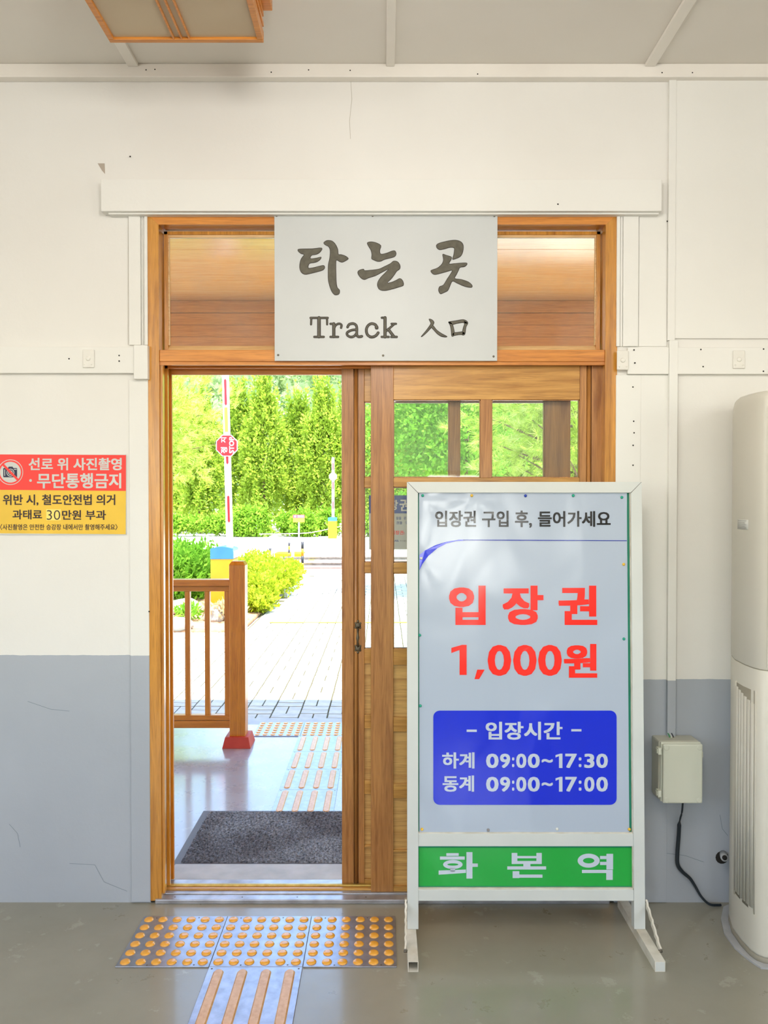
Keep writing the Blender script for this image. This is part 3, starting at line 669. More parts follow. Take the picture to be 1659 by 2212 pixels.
tr = [(((290,787),(408,787)),13),(((295,787),(293,832)),12),(((403,787),(404,832)),12),(((348,787),(348,916)),21),(((316,918),(381,918)),13),
      (((427,828),(449,828)),13),(((450,828),(450,916)),19),(((427,918),(480,918)),13),(((452,862),(463,838),(485,827),(503,836),(500,855)),13),
      (((545,850),(556,832),(582,826),(602,836),(609,858),(609,902),(620,917),(643,914)),15),(((606,868),(572,872),(543,888),(545,908),(568,919),(592,912),(607,894)),14),
      (((748,852),(735,833),(708,827),(684,843),(674,872),(682,903),(708,919),(738,911),(756,890)),16),(((744,850),(746,856)),20),
      (((781,786),(803,786)),13),(((803,786),(803,918)),19),(((780,918),(828,918)),13),(((805,884),(864,832)),13),(((848,828),(879,828)),12),(((826,866),(864,916)),17),(((846,918),(884,918)),13)]
for a, b in ((0, 5), (5, 9), (9, 11), (11, 13), (13, 20)):
    for pts, w in tr[a:b]:
        fe.stroke([C(*q) for q in pts], w / 3.19 * 1.12 + .5, 4 if len(pts) > 2 else 1); fi.stroke([C(*q) for q in pts], max(w / 3.19 - 1.9, 1.3), 4 if len(pts) > 2 else 1)
    put_letter()
for px, py in ((599, 466), (805, 466), (1066.5, 466.5), (601.5, 767), (827.5, 768), (1065.5, 770)):
    build('screw', MB().dome((VX(px, YSG), YSG, VZ(py, YSG)), .0042, .002, 12, 3, 'y', .4), M_SCREW, sign)

# ------------------------------------------------------------------ notice on the left wall
YN = -0.005
nx0, nx1 = -14, 272
notice = thing('wall_notice', (VX(130, YN), YN, VZ(1068, YN)), 'red and yellow no photography notice on the wall left of the door', 'sign')
m = MB(); pbox(m, nx0, 981.5, nx1, 1155, YN, 0.0); build('board', m, N_GRY, notice)
f = Flat().poly([(nx0, 981.5), (272, 983), (272, 1060.5), (nx0, 1058)]); fbuild('red_band', f, on_plane(YN - .0005), N_RED, notice, 'red upper band')
f = Flat().poly([(nx0, 1058), (272, 1060.5), (271.5, 1154), (nx0, 1152)]); fbuild('yellow_band', f, on_plane(YN - .0005), N_YEL, notice, 'yellow lower band')
f = Flat(); text(f, '선로 위 사진촬영', 62, 989, 263, 1016, .035); text(f, '무단통행금지', 80, 1022, 262, 1055, .035); f.disc(66, 1038, 3, 12)
fbuild('lettering', f, on_plane(YN - .001), N_GRY, notice, 'light grey lettering')
f = Flat(); text(f, '위반 시, 철도안전법 의거', 6, 1068, 249, 1092, .03); text(f, '과태료', 27, 1101, 91, 1122, .03); text(f, '만원 부과', 134, 1102, 229, 1123, .03)
text(f, '〈사진촬영은 안전한 승강장 내에서만 촬영해주세요〉', 0, 1132, 254, 1145, .02)
fbuild('lettering', f, on_plane(YN - .001), N_BLK, notice, 'black lettering')
f = Flat().rect(100, 1100, 131.5, 1124); fbuild('patch', f, on_plane(YN - .0009), N_PATCH, notice, 'pasted pale yellow patch')
f = Flat(); text(f, '30', 101, 1102, 130, 1123, -.008); fbuild('lettering', f, on_plane(YN - .0013), N_BLK, notice)
pcx, pcy = 22.5, 1020
fbuild('pictogram', Flat().disc(pcx, pcy, 27.5), on_plane(YN - .0008), N_GRY, notice, 'no camera pictogram')
fbuild('pictogram_ring', Flat().ring(pcx, pcy, 22.5, 26), on_plane(YN - .0011), N_RED, notice)
f = Flat().rrect(7, 1011, 37, 1031, 1.5).poly([(17, 1011), (19, 1008), (27, 1008), (29, 1011)]); fbuild('pictogram_camera', f, on_plane(YN - .0011), N_NAVY, notice)
fbuild('pictogram_lens', Flat().ring(pcx, pcy + 1, 3.5, 5).ring(pcx, pcy + 1, 7, 8.4).rect(9.5, 1014, 11, 1028).rect(30, 1013, 36, 1014.5), on_plane(YN - .0014), N_GRY, notice)
fbuild('pictogram_slash', Flat().poly([(4.5, 1005), (8, 1001.5), (40.5, 1035), (37, 1038.5)]), on_plane(YN - .0017), N_RED, notice)

# ------------------------------------------------------------------ cable duct, junction box, cable, wall pipe
m = MB(); pbox(m, 1446, 168, 1458, 735, -0.014, 0.0, .001); pbox(m, 1446.5, 735, 1459.5, 1606, -0.020, 0.0, .001)
tag(build('cable_duct', m, TRIMW), 'thin cream cable duct running down the wall right of the door', 'cable duct')
YJ = -0.10
jb = thing('junction_box', (VX(1475, YJ), 0, VZ(1736, YJ)), 'ivory plastic junction box on the grey wall beside the air conditioner', 'junction box')
bx0, bz1 = V(1433, 1608, YJ); bx1, bz0 = V(1518, 1736, YJ)
build('body', MB().box(bx0 - .008, bx1 - .002, -.075, 0.0, bz0 + .004, bz1 + .004, .006), M_BOXD, jb)
build('rim', MB().box(bx0 - .004, bx1 - .001, -.086, -.075, bz0 + .001, bz1 + .003, .004), M_BOX, jb)
build('lid', MB().box(bx0, bx1, YJ, -.086, bz0, bz1, .005), M_BOX, jb, 'flat ivory lid')
for zc in (bz1 - .028, bz0 + .032):
    build('clasp', MB().box(bx0 - .016, bx0 - .003, -.094, -.070, zc - .012, zc + .012, .002).box(bx0 - .019, bx0 - .015, -.089, -.076, zc - .008, zc + .008, .001), M_BOX, jb)
build('hinge', MB().box(bx1 - .002, bx1 + .004, -.092, -.078, bz1 - .05, bz1 - .03, .001), M_BOX, jb)
for dx, dz in ((.012, .012), (-.012, .012), (.012, -.012), (-.012, -.012)):
    cxx = (bx0 + dx) if dx > 0 else (bx1 + dx); czz = (bz0 + dz) if dz > 0 else (bz1 + dz)
    build('corner_cap', MB().dome((cxx, YJ, czz), .010, .0012, 18, 2, 'y', .7), M_BOX, jb)
for k, (px, c) in enumerate(((1448, (40, 150, 70)), (1452, (230, 230, 224)), (1456, (44, 40, 40)))):
    xx = VX(px, -.03); zz = bz1 + .004
    build('wire', MB().tube([(xx, -.018, zz + .012), (xx + .001, -.03, zz + .006), (xx + .003, -.034, zz - .002)], .0018, 6), plain('wire colour', c, .4), jb)
pts = [(1475, 1734, -.06), (1473, 1755, -.05), (1468, 1775, -.035), (1466, 1805, -.025), (1463, 1845, -.02), (1464, 1868, -.02), (1475, 1884, -.02), (1490, 1897, -.022), (1502, 1915, -.025), (1515, 1937, -.03), (1532, 1953, -.035), (1552, 1963, -.035)]
P3 = [(V(a, b, c)[0], c, V(a, b, c)[1]) for a, b, c in pts]; P3[-1] = (P3[-1][0], -.03, .006); P3.append((P3[-1][0] + .012, -.028, .006))
def smooth3(P, k=4):
    P = [Vector(p) for p in P]; Q = []
    for i in range(len(P) - 1):
        p0, p1, p2, p3 = P[max(i - 1, 0)], P[i], P[i + 1], P[min(i + 2, len(P) - 1)]
        for j in range(k):
            t = j / k; Q.append(0.5 * ((2 * p1) + (p2 - p0) * t + (2 * p0 - 5 * p1 + 4 * p2 - p3) * t * t + (3 * p1 - p0 - 3 * p2 + p3) * t ** 3))
    Q.append(P[-1]); return Q
Q = smooth3(P3); rad = [.0032 if i < 9 else (.0072 if i < 22 else max(.0072 - (i - 22) * .0002, .0045)) for i in range(len(Q))]
tag(build('power_cable', MB().tube(Q, rad, 10), M_CABLE), 'black cable hanging from the junction box down to the floor', 'cable')
pz = VZ(1852, -.03); pxx = VX(1569, -.03)
t = thing('wall_pipe', (pxx, 0, pz), 'cut grey pipe stub poking out of a dark hole low on the wall', 'pipe')
build('hole', MB().dome((pxx + .006, -.001, pz - .014), .024, .001, 14, 2, 'y'), M_HOLE, t)
build('stub', MB().tube([(pxx + .01, 0.0, pz), (pxx, -.03, pz + .002), (pxx - .004, -.045, pz + .006)], [.013, .013, .014], 14), M_CONC, t)
build('stub_mouth', MB().tube([(pxx - .004, -.0452, pz + .006), (pxx - .0042, -.0465, pz + .0062)], .009, 12), M_HOLE, t)

# ------------------------------------------------------------------ standing air conditioner
plan = [(1.32, -.015), (1.262, -.06), (1.222, -.13), (1.198, -.21), (1.193, -.285), (1.197, -.34), (1.206, -.368), (1.222, -.383), (1.26, -.392), (1.40, -.402), (1.54, -.392),
        (1.578, -.383), (1.594, -.368), (1.603, -.34), (1.607, -.285), (1.602, -.21), (1.578, -.13), (1.538, -.06), (1.48, -.015)]
acc = Vector((1.40, -.20))
ac = thing('air_conditioner', (1.40, -.2, 0), 'tall beige floor-standing air conditioner at the right edge', 'air conditioner')
def shell(levels, grow_=0.0):
    vs = []; n = len(plan)
    for z, s in levels:
        for p in plan:
            d = Vector(p) - acc; q = acc + d * s + d.normalized() * grow_; vs.append((q.x, min(q.y, -.008), z))
    fs = [(j * n + k, j * n + (k + 1) % n, (j + 1) * n + (k + 1) % n, (j + 1) * n + k) for j in range(len(levels) - 1) for k in range(n)]
    fs += [tuple(range(n))[::-1], tuple((len(levels) - 1) * n + k for k in range(n))]
    return MB().add(vs, fs, True)
zs = 0.948; ztop = 1.845
build('lower_casing', shell([(0.022, 1.0), (0.03, 1.004), (zs - .004, 1.0), (zs - .002, .995)]), M_BEIGE, ac)
build('upper_casing', shell([(zs + .001, .995), (zs + .003, 1.0), (ztop - .07, 1.0), (ztop - .035, .992), (ztop - .012, .965), (ztop - .003, .93), (ztop, .86)]), M_BEIGE, ac)
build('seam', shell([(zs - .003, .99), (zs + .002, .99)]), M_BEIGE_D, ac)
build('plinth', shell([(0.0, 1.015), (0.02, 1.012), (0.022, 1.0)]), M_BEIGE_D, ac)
def along(t0, t1, z0, z1, out, mat, name, lab=None, a=3, b=6):
    """strip following the curved left flank between plan points"""
    P = [Vector(p) for p in plan[a:b + 1]]; Ls = [0]
    for i in range(1, len(P)): Ls.append(Ls[-1] + (P[i] - P[i - 1]).length)
    def at(t):
        s = t * Ls[-1]
        for i in range(1, len(P)):
            if s <= Ls[i] or i == len(P) - 1:
                u = (s - Ls[i - 1]) / (Ls[i] - Ls[i - 1]); p = P[i - 1].lerp(P[i], u); d = (P[i] - P[i - 1]).normalized(); return p, Vector((d.y, -d.x)) * (1 if (d.y * 1) < 0 else -1)
    vs = []; K = 4
    for j in range(K + 1):
        p, nn = at(t0 + (t1 - t0) * j / K)
        nn = (p - acc).normalized()
        for o in (-.004, out):
            q = p + nn * o; vs += [(q.x, q.y, z0), (q.x, q.y, z1)]
    fs = []
    for j in range(K):
        a0 = j * 4; b0 = a0 + 4
        fs += [(a0 + 2, b0 + 2, b0 + 3, a0 + 3), (a0, a0 + 1, b0 + 1, b0), (a0 + 1, a0 + 3, b0 + 3, b0 + 1), (a0, b0, b0 + 2, a0 + 2)]
    fs += [(0, 2, 3, 1), (K * 4, K * 4 + 1, K * 4 + 3, K * 4 + 2)]
    return build(name, MB().add(vs, fs, True), mat, ac, lab)
vz1, vz0 = 0.875, 0.155
along(0.14, 0.90, vz0, vz1, .0012, M_BEIGE_D, 'vent_shade', 'dark patch painted as vent shade')  # no real recess: its shade is painted as a dark patch on the casing
for k in range(6):
    c = 0.19 + k * 0.128; along(c - .047, c + .047, vz0 + .012, vz1 - .012 - .006 * k, .0050, M_BEIGE, 'vent_slat')
along(0.10, 0.14, vz0 - .005, vz1 + .005, .004, M_BEIGE, 'vent_frame'); along(0.90, 0.93, vz0 - .005, vz1 + .005, .004, M_BEIGE, 'vent_frame')
along(0.12, 0.62, 1.395, 1.428, .0012, plain('label paper', (204, 204, 196), .5), 'rating_label', 'small grey paper label')
for k in range(5): along(0.15, 0.56 - .07 * (k % 2), 1.400 + k * .0058, 1.4012 + k * .0058, .0016, plain('label print', (150, 150, 150), .6), 'label_line')
# front door panel, set a little proud
front = MB()
P = plan[7:12]
vs = []
for z in (zs + .01, ztop - .06):
    for p in P: vs.append((p[0], p[1] - .004, z))
    for p in P: vs.append((p[0], p[1] + .006, z))
n = len(P); fs = []
for k in range(n - 1): fs.append((k, k + 1, 2 * n + k + 1, 2 * n + k)); fs.append((n + k, 3 * n + k, 3 * n + k + 1, n + k + 1)); fs.append((k, n + k, n + k + 1, k + 1)); fs.append((2 * n + k, 2 * n + k + 1, 3 * n + k + 1, 3 * n + k))
fs += [(0, 2 * n, 3 * n, n), (n - 1, 2 * n - 1, 4 * n - 1, 3 * n - 1)]
build('front_panel', MB().add(vs, fs), M_BEIGE, ac)
# rough concrete pad under it
pad = shell([(0.0, 1.0)] * 2, 0)
t = MB(); vs = []; n = len(plan)
random.seed(3)
ring = []
for p in plan:
    d = Vector(p) - acc; q = acc + d * 1.0 + d.normalized() * (.022 + .012 * random.random()); ring.append((q.x, min(q.y, -.001)))
t.prism(ring, 0.0, 0.006)
tag(build('floor_pad', t, M_CONC), 'rough mortar edge on the floor under the air conditioner', 'mortar pad')

# ------------------------------------------------------------------ ceiling lamp
lz = 2.90
lx0, ly1 = G(238, 93, lz); lx1, _ = G(570, 93, lz); ly0 = G(560, -12, lz)[1]
ly0 = ly1 - 0.245
lamp = thing('ceiling_lamp', ((lx0 + lx1) / 2, (ly0 + ly1) / 2, ZC), 'unlit wooden lattice ceiling lamp with frosted beige panels', 'ceiling lamp')
fw = .018
for a in ((lx0, lx1, ly1 - fw, ly1), (lx0, lx1, ly0, ly0 + fw), (lx0, lx0 + fw, ly0 + fw, ly1 - fw), (lx1 - fw, lx1, ly0 + fw, ly1 - fw)):
    build('frame_bar', MB().box(a[0], a[1], a[2], a[3], lz, lz + .018, .002), W_LAMP, lamp)
build('diffuser', MB().box(lx0 + fw * .8, lx1 - fw * .8, ly0 + fw * .8, ly1 - fw * .8, lz + .008, lz + .012), M_PAPER, lamp, 'frosted beige panel')
lm = (lx0 + lx1) / 2 - .012
for k in (-1, 0, 1): build('lattice_bar', MB().box(lm + k * .024 - .003, lm + k * .024 + .003, ly0 + fw, ly1 - fw, lz + .001, lz + .008, .001), W_LAMP, lamp)
for k in range(5):
    zz = lz + .018 + k * .0155; i_ = .004 * (k % 2)
    build('side_slat', MB().box(lx0 + i_, lx1 - i_, ly0 + i_, ly1 - i_, zz, zz + .015, .001), W_LAMP, lamp)
build('mounting_bar', MB().box(lx0 - .03, lx1 + .027, ly1 - .15, ly1 - .002, lz + .0965, ZC, .002), W_LAMP, lamp)

# ------------------------------------------------------------------ tactile tiles
def dot_tile(x0, y0, label, steel, z=0.0):
    t = thing('dotted_tactile_tile', (x0 + .15, y0 + .15, z), label, 'tactile tile', 'dotted tactile tiles')
    build('plate', MB().box(x0 + .0008, x0 + .2992, y0 + .0008, y0 + .2992, z, z + .004, .001), steel, t)
    first = None
    for i in range(6):
        for j in range(6):
            c = (x0 + .025 + i * .05, y0 + .025 + j * .05, z + .004)
            if first is None:
                first = build('dot', MB().dome(c, .0165, .0055, 18, 4, 'z', .45), M_DOT, t); c0 = c
            else: copy_part(first, t, (c[0] - c0[0], c[1] - c0[1], 0))
    for a, b in ((.1, .003), (.2, .297), (.05, .295), (.25, .004)):
        build('screw', MB().dome((x0 + a, y0 + b * .95 + .006, z + .004), .003, .001, 10, 2), M_SCREW, t)
    return t
def bar_tile(x0, y0, label, steel, z=0.0):
    t = thing('barred_tactile_tile', (x0 + .15, y0 + .15, z), label, 'tactile tile', 'barred tactile tiles')
    build('plate', MB().box(x0 + .0008, x0 + .2992, y0 + .0008, y0 + .2992, z, z + .004, .001), steel, t)
    first = None
    for i in range(4):
        cx_ = x0 + .0375 + i * .075
        if first is None:
            w = .0165; P = []
            for (ex, ey, a0) in ((cx_, y0 + .285 - w, 0), (cx_, y0 + .015 + w, 180)):
                for j in range(9): a = math.radians(a0 + 180 * j / 8); P.append((ex + w * math.cos(a), ey + w * math.sin(a)))
            Pi = [(cx_ + (p[0] - cx_) * .74, y0 + .15 + (p[1] - y0 - .15) * .97) for p in P]; n = len(P)
            mm = MB().add([(a, b, z + .004) for a, b in P] + [(a, b, z + .0085) for a, b in Pi],
                          [tuple(range(n, 2 * n))] + [(i_, (i_ + 1) % n, n + (i_ + 1) % n, n + i_) for i_ in range(n)])
            first = build('bar', mm, M_BAR, t); c0 = cx_
        else: copy_part(first, t, (cx_ - c0, 0, 0))
    for a in (.012, .288): build('screw', MB().dome((x0 + a, y0 + .29, z + .004), .0035, .001, 10, 2), M_SCREW, t)
    return t
dot_tile(-.859, -.40, 'left of the three indoor dotted tactile floor tiles', M_STEEL)
dot_tile(-.559, -.40, 'middle of the three indoor dotted tactile floor tiles', M_STEEL)
dot_tile(-.259, -.40, 'right of the three indoor dotted tactile floor tiles, near the sign foot', M_STEEL)
bar_tile(-.559, -.70, 'indoor ribbed tactile tile with four long tan bars at the bottom edge', M_STEEL)
for k, w in enumerate(('nearest the doormat', 'second from the doormat', 'third from the doormat', 'farthest from the doormat')):
    bar_tile(-.54, .80 + .30 * k, 'outdoor ribbed tactile tile, ' + w, M_STEEL_GLARE)
dot_tile(-.83, 2.00, 'outdoor dotted tactile tile beside the red footed railing post', M_STEEL_GLARE)
dot_tile(-.53, 2.00, 'outdoor dotted tactile tile at the end of the ribbed row', M_STEEL_GLARE)
dot_tile(-.23, 2.00, 'outdoor dotted tactile tile mostly hidden behind the sliding doors', M_STEEL_GLARE)

# ------------------------------------------------------------------ doormat
mx0, mx1, my0, my1 = -.865, .34, .275, .83
dm = thing('doormat', ((mx0 + mx1) / 2, (my0 + my1) / 2, 0), 'charcoal looped doormat with a smooth grey edge outside the door', 'doormat')
build('edging', MB().box(mx0, mx1, my0, my1, 0, .005, .002), M_MATE, dm)
rng = np.random.default_rng(5)
nx_, ny_ = 240, 110
gx = np.linspace(mx0 + .03, mx1 - .03, nx_); gy = np.linspace(my0 + .022, my1 - .022, ny_)
XX, YY = np.meshgrid(gx, gy); ZZ = .006 + rng.random(XX.shape) * .009; ZZ[0] = ZZ[-1] = .004; ZZ[:, 0] = ZZ[:, -1] = .004
XX = XX + (rng.random(XX.shape) - .5) * .003
idx = np.arange(nx_ * ny_).reshape(ny_, nx_)
fcs = np.stack([idx[:-1, :-1].ravel(), idx[:-1, 1:].ravel(), idx[1:, 1:].ravel(), idx[1:, :-1].ravel()], 1)
mbm = MB(); mbm.v = list(map(tuple, np.stack([XX.ravel(), YY.ravel(), ZZ.ravel()], 1))); mbm.f = list(map(tuple, fcs)); mbm.sm = [False] * len(mbm.f)
o = build('pile', mbm, M_MAT, dm, fixn=False); o['kind'] = 'stuff'

# ------------------------------------------------------------------ standing ticket sign
SO = Vector((.484, -.238, 0.034)); TH = math.atan(.060 / 1.52)
UV_, NV = Vector((0, math.sin(TH), math.cos(TH))), Vector((0, -math.cos(TH), math.sin(TH)))
def S3(u, w, v): return SO + Vector((u, 0, 0)) + UV_ * v - NV * w      # u right, w depth backwards, v up
def SPX(px, py, w=0.0):
    r = ray(px, py); p0 = SO - NV * w; t = (p0 - CAM).dot(NV) / r.dot(NV); h = CAM + r * t - p0; return (h.x, h.dot(UV_))
def on_sign(w):
    def fn(px, py):
        u, v = SPX(px, py, w)
        return S3(u, w - (buckle(u, v) if w < .0085 else 0), v)
    return fn
stand = thing('standing_sign', (.484, -.22, 0), 'white framed standing sign with red ticket price before the sliding doors', 'sign')
TW = .030                         # frame depth
xl, xr = -.4045, .4045; fwid = .0375
vt = SPX(1130, 1041)[1]; vmid1, vmid0 = SPX(1130, 1802)[1], SPX(1130, 1829)[1]; vb1, vb0 = SPX(1130, 1923)[1], SPX(1130, 1947)[1]
def sbox(name, u0, u1, v0, v1, w0=0.0, w1=TW, mat=M_ALU, lab=None, bev=.0015, parent=None):
    return build(name, MB().box(u0, u1, w0, w1, v0, v1, bev).xf(S3), mat, parent or stand, lab)
# uprights with mitred tops
for sgn in (-1, 1):
    a, b = sorted((sgn * xr, sgn * (xr - fwid))); m = MB()
    out, inn = sgn * xr, sgn * (xr - fwid)
    poly = [(out, 0), (out, vt), (inn, vt - fwid), (inn, 0)]
    build('upright', m.prism_y(poly, 0, TW).xf(S3), M_ALU, stand)
build('top_bar', MB().prism_y([(xl + .0012, vt), (xr - .0012, vt), (xr - fwid - .0006, vt - fwid + .0006), (xl + fwid + .0006, vt - fwid + .0006)], 0, TW).xf(S3), M_ALU, stand)
build('mitre_joint', MB().prism_y([(xl + .0002, vt - .0002), (xl + .0016, vt - .0002), (xl + fwid + .0012, vt - fwid), (xl + fwid, vt - fwid - .001)], -.0004, .001).prism_y([(xr - .0002, vt - .0002), (xr - .0016, vt - .0002), (xr - fwid - .0012, vt - fwid), (xr - fwid, vt - fwid - .001)], -.0004, .001).xf(S3), M_DARK, stand)
sbox('middle_bar', xl + fwid, xr - fwid, vmid0, vmid1, .002); sbox('bottom_bar', xl + fwid, xr - fwid, vb0, vb1, .002)
BW = .014
sbox('backing_board', xl + fwid, xr - fwid, vmid1, vt - fwid, BW, TW - .004, M_GREENB, 'green backing board')
sbox('backing_board', xl + fwid, xr - fwid, vb1, vmid0, BW + .001, TW - .004, M_GREENB)
sbox('inner_lip', xr - fwid - .003, xr - fwid, vb1, vt - fwid, .004, BW, M_ALU_OLD, None, .0005)
sbox('inner_lip', xl + fwid, xr - fwid, vmid1, vmid1 + .004, .004, BW, M_ALU_OLD, None, .0005); sbox('inner_lip', xl + fwid, xr - fwid, vb1, vb1 + .005, .004, BW, M_ALU_OLD, None, .0005)
# poster sheet with buckles by the pins
PW = .009
pu0, pv1 = SPX(905, 1064.5, PW); pu1, pv0 = SPX(1359.5, 1800, PW)
pins = [(913, 1070.5, 0), (1019, 1070.5, 1), (1135, 1071, 2), (1238, 1070.5, 0), (1343, 1074.5, 0), (910, 1206, 3), (1347, 1219, 1), (906.5, 1372, 0), (1347.5, 1380, 0), (908, 1524.5, 0),
        (911.5, 1791, 1), (1054.5, 1792.5, 4), (1203, 1790.5, 3), (1359, 1791, 1)]
pinuv = [SPX(a, b, PW) for a, b, c in pins]
nu, nv = 60, 100
def buckle(u, v):
    h = 0.0
    for (a, b) in pinuv[:2] + pinuv[4:7]:
        d = math.hypot(u - a, v - b); an = math.atan2(v - b, u - a)
        h += .0022 * math.exp(-d / .07) * (math.sin(an * 5 + a * 9) ** 2) * min(1, d / .012)
    h += .0012 * mnoise.noise(Vector((u * 6, v * 4, 1.3)))
    return max(0, h)
mbp = MB()
for j in range(nv + 1):
    for i in range(nu + 1):
        u = pu0 + (pu1 - pu0) * i / nu; v = pv0 + (pv1 - pv0) * j / nv
        mbp.v.append((u, PW - buckle(u, v), v))
for j in range(nv):
    for i in range(nu): a = j * (nu + 1) + i; mbp.f.append((a, a + 1, a + nu + 2, a + nu + 1)); mbp.sm.append(True)
mbp.xf(S3)
poster = build('poster', mbp, P_BG, stand, 'glossy pale blue grey poster', fixn=False)
LW = PW - .0014
f = Flat(); text(f, '입장권 구입 후,', 940, 1103, 1149, 1140, .028); fbuild('lettering', f, on_sign(LW), P_BLK, poster, 'black heading')
f = Flat(); text(f, '들어가세요', 1162, 1104, 1319, 1138, .028); fbuild('lettering', f, on_sign(LW), P_BLK, poster, 'black heading')
for ch, a, b, c, d in (('입', 970, 1049, 1265, 1350), ('장', 1085.5, 1174, 1265, 1350), ('권', 1206.5, 1290, 1265, 1350), ('0', 1053.5, 1104, 1393, 1460),
                       ('0', 1108.5, 1159, 1393, 1460), ('0', 1162.5, 1213.5, 1393, 1460), ('원', 1218, 1290, 1391, 1464)):
    f = Flat(); text(f, ch, a, c, b, d, .045 if ord(ch) > 200 else .03); fbuild('letter', f, on_sign(LW), P_RED, poster, 'red character')
def one(f, x0, y0, x1, y1, sw=.46):
    w = x1 - x0; h = y1 - y0
    f.poly([(x1 - w * sw, y1), (x1, y1), (x1, y0), (x1 - w * .30, y0), (x0, y0 + h * .10), (x0, y0 + h * .27), (x1 - w * sw, y0 + h * .17)])
f = Flat().poly([(1031, 1446.5), (1047, 1446.5), (1035, 1467), (1025, 1467)]); fbuild('letter', f, on_sign(LW), P_RED, poster, 'red comma')
f = Flat(); one(f, 975, 1393, 1008, 1458); fbuild('letter', f, on_sign(LW), P_RED, poster, 'red character')
f = Flat().rrect(936, 1535, 1332, 1738.5, 14); fbuild('blue_box', f, on_sign(LW), P_BLUE, poster, 'blue opening hours box')
LW2 = LW - .0009
def put_white():
    global f
    fbuild('lettering', f, on_sign(LW2), P_WHT, poster, 'light opening hours lettering'); f = Flat()
f = Flat(); f.rect(1008, 1576, 1030, 1581); put_white(); f.rect(1234, 1575, 1256, 1580); put_white()
for b_, *q_ in (('입장시간', 1049, 1559, 1215, 1598), ('하계', 955, 1625, 1025, 1660), ('동계', 956, 1675, 1024, 1710)): text(f, b_, *q_, .035); put_white()
def hours(y0, y1, s):
    xs = [(1050, 1077), (1080, 1102), (1106, 1111), (1115, 1137), (1140, 1166)]
    for ch, (a, b) in zip('09:00', xs): text(f, ch, a, y0 + (8 if ch == ':' else 0), b, y1 - (2 if ch == ':' else 0), .035)
    put_white()
    text(f, '~', 1170, (y0 + y1) / 2 - 4, 1194, (y0 + y1) / 2 + 4, .03)
    xs = [(1200, 1215), (1221, 1246), (1250, 1256), (1262, 1284), (1288, 1313)]
    for ch, (a, b) in zip(s, xs):
      if ch == '1': one(f, a, y0, b, y1, .5)
      else: text(f, ch, a, y0 + (8 if ch == ':' else 0), b, y1 - (2 if ch == ':' else 0), .035)
hours(1628, 1659, '17:30'); put_white(); hours(1678, 1710, '17:00'); put_white()
f = Flat(); f.poly([(1000, 1165.3), (1354, 1167.2), (1354, 1168.8), (1000, 1167.6)]); fbuild('header_line', f, on_sign(LW), P_NAVY, poster)
swo = [(906, 1199), (918, 1189), (940, 1178), (965, 1170), (990, 1166), (1010, 1165.2)]; swi = [(1010, 1167.4), (985, 1169), (965, 1174), (945, 1184), (925, 1201), (912, 1219), (906, 1232)]
fbuild('swoosh', Flat().poly(swo + swi), on_sign(LW), P_BLUE, poster, 'blue curved stripe')
PINC = [plain('green pin', (30, 160, 130), .3), plain('yellow pin', (232, 186, 60), .3), plain('blue pin', (24, 60, 170), .3), plain('white pin', (220, 220, 210), .3), plain('grey pin', (140, 136, 134), .4)]
for (u, v), (a, b, c) in zip(pinuv, pins): build('pin', MB().dome((u, LW, v), .0052, .005, 14, 4, 'y', .2).xf(S3), PINC[c], stand)
gu0, gv1 = SPX(905, 1831, BW - .001); gu1, gv0 = SPX(1366, 1914, BW - .001)
gp = build('name_plate', MB().box(gu0, gu1, BW - .001, BW + .001, gv0, gv1).xf(S3), P_GRN, stand, 'green name panel')
f = Flat()
# hand-cut letters of the green panel, traced as bars: (x0,y0,x1,y1) in zoom pixels of the crop
D = lambda u, v: (860 + u / 2.765, 1500 + v / 2.765)
def bar(a, b, c, d): f.poly([D(a, b), D(c, b), D(c, d), D(a, d)])
def gl():
    global f
    fbuild('letter', f, on_sign(BW - .0018), P_WHT, gp, 'light station name character'); f = Flat()
bar(288, 948, 362, 965); bar(250, 968, 398, 987)
def oval(cx_, cy_, rx, ry, t):
    o = len(f.v); K = 36
    for j in range(K):
        a = 2 * math.pi * j / K; f.v += [D(cx_ + rx * math.cos(a), cy_ + ry * math.sin(a)), D(cx_ + (rx - t) * math.cos(a), cy_ + (ry - t * .8) * math.sin(a))]
    for j in range(K): q = (j + 1) % K; f.f.append((o + 2 * j, o + 2 * j + 1, o + 2 * q + 1, o + 2 * q))
oval(327, 1016, 58, 27, 25)
bar(312, 1038, 340, 1060); f.poly([D(242, 1052), D(405, 1046), D(405, 1066), D(242, 1077)]); bar(408, 942, 444, 1100); bar(444, 1010, 476, 1030)
gl(); bar(678, 947, 712, 1013); bar(826, 947, 858, 1013); bar(712, 965, 826, 979); bar(712, 995, 826, 1013); bar(748, 1013, 790, 1028); bar(652, 1027, 884, 1046)
bar(684, 1056, 724, 1097); bar(724, 1076, 862, 1095)
gl(); oval(1138, 993, 66, 42, 32)
bar(1244, 952, 1284, 1046); bar(1206, 965, 1246, 984); bar(1206, 1000, 1246, 1019); bar(1098, 1048, 1282, 1067); bar(1243, 1067, 1282, 1108)
gl()
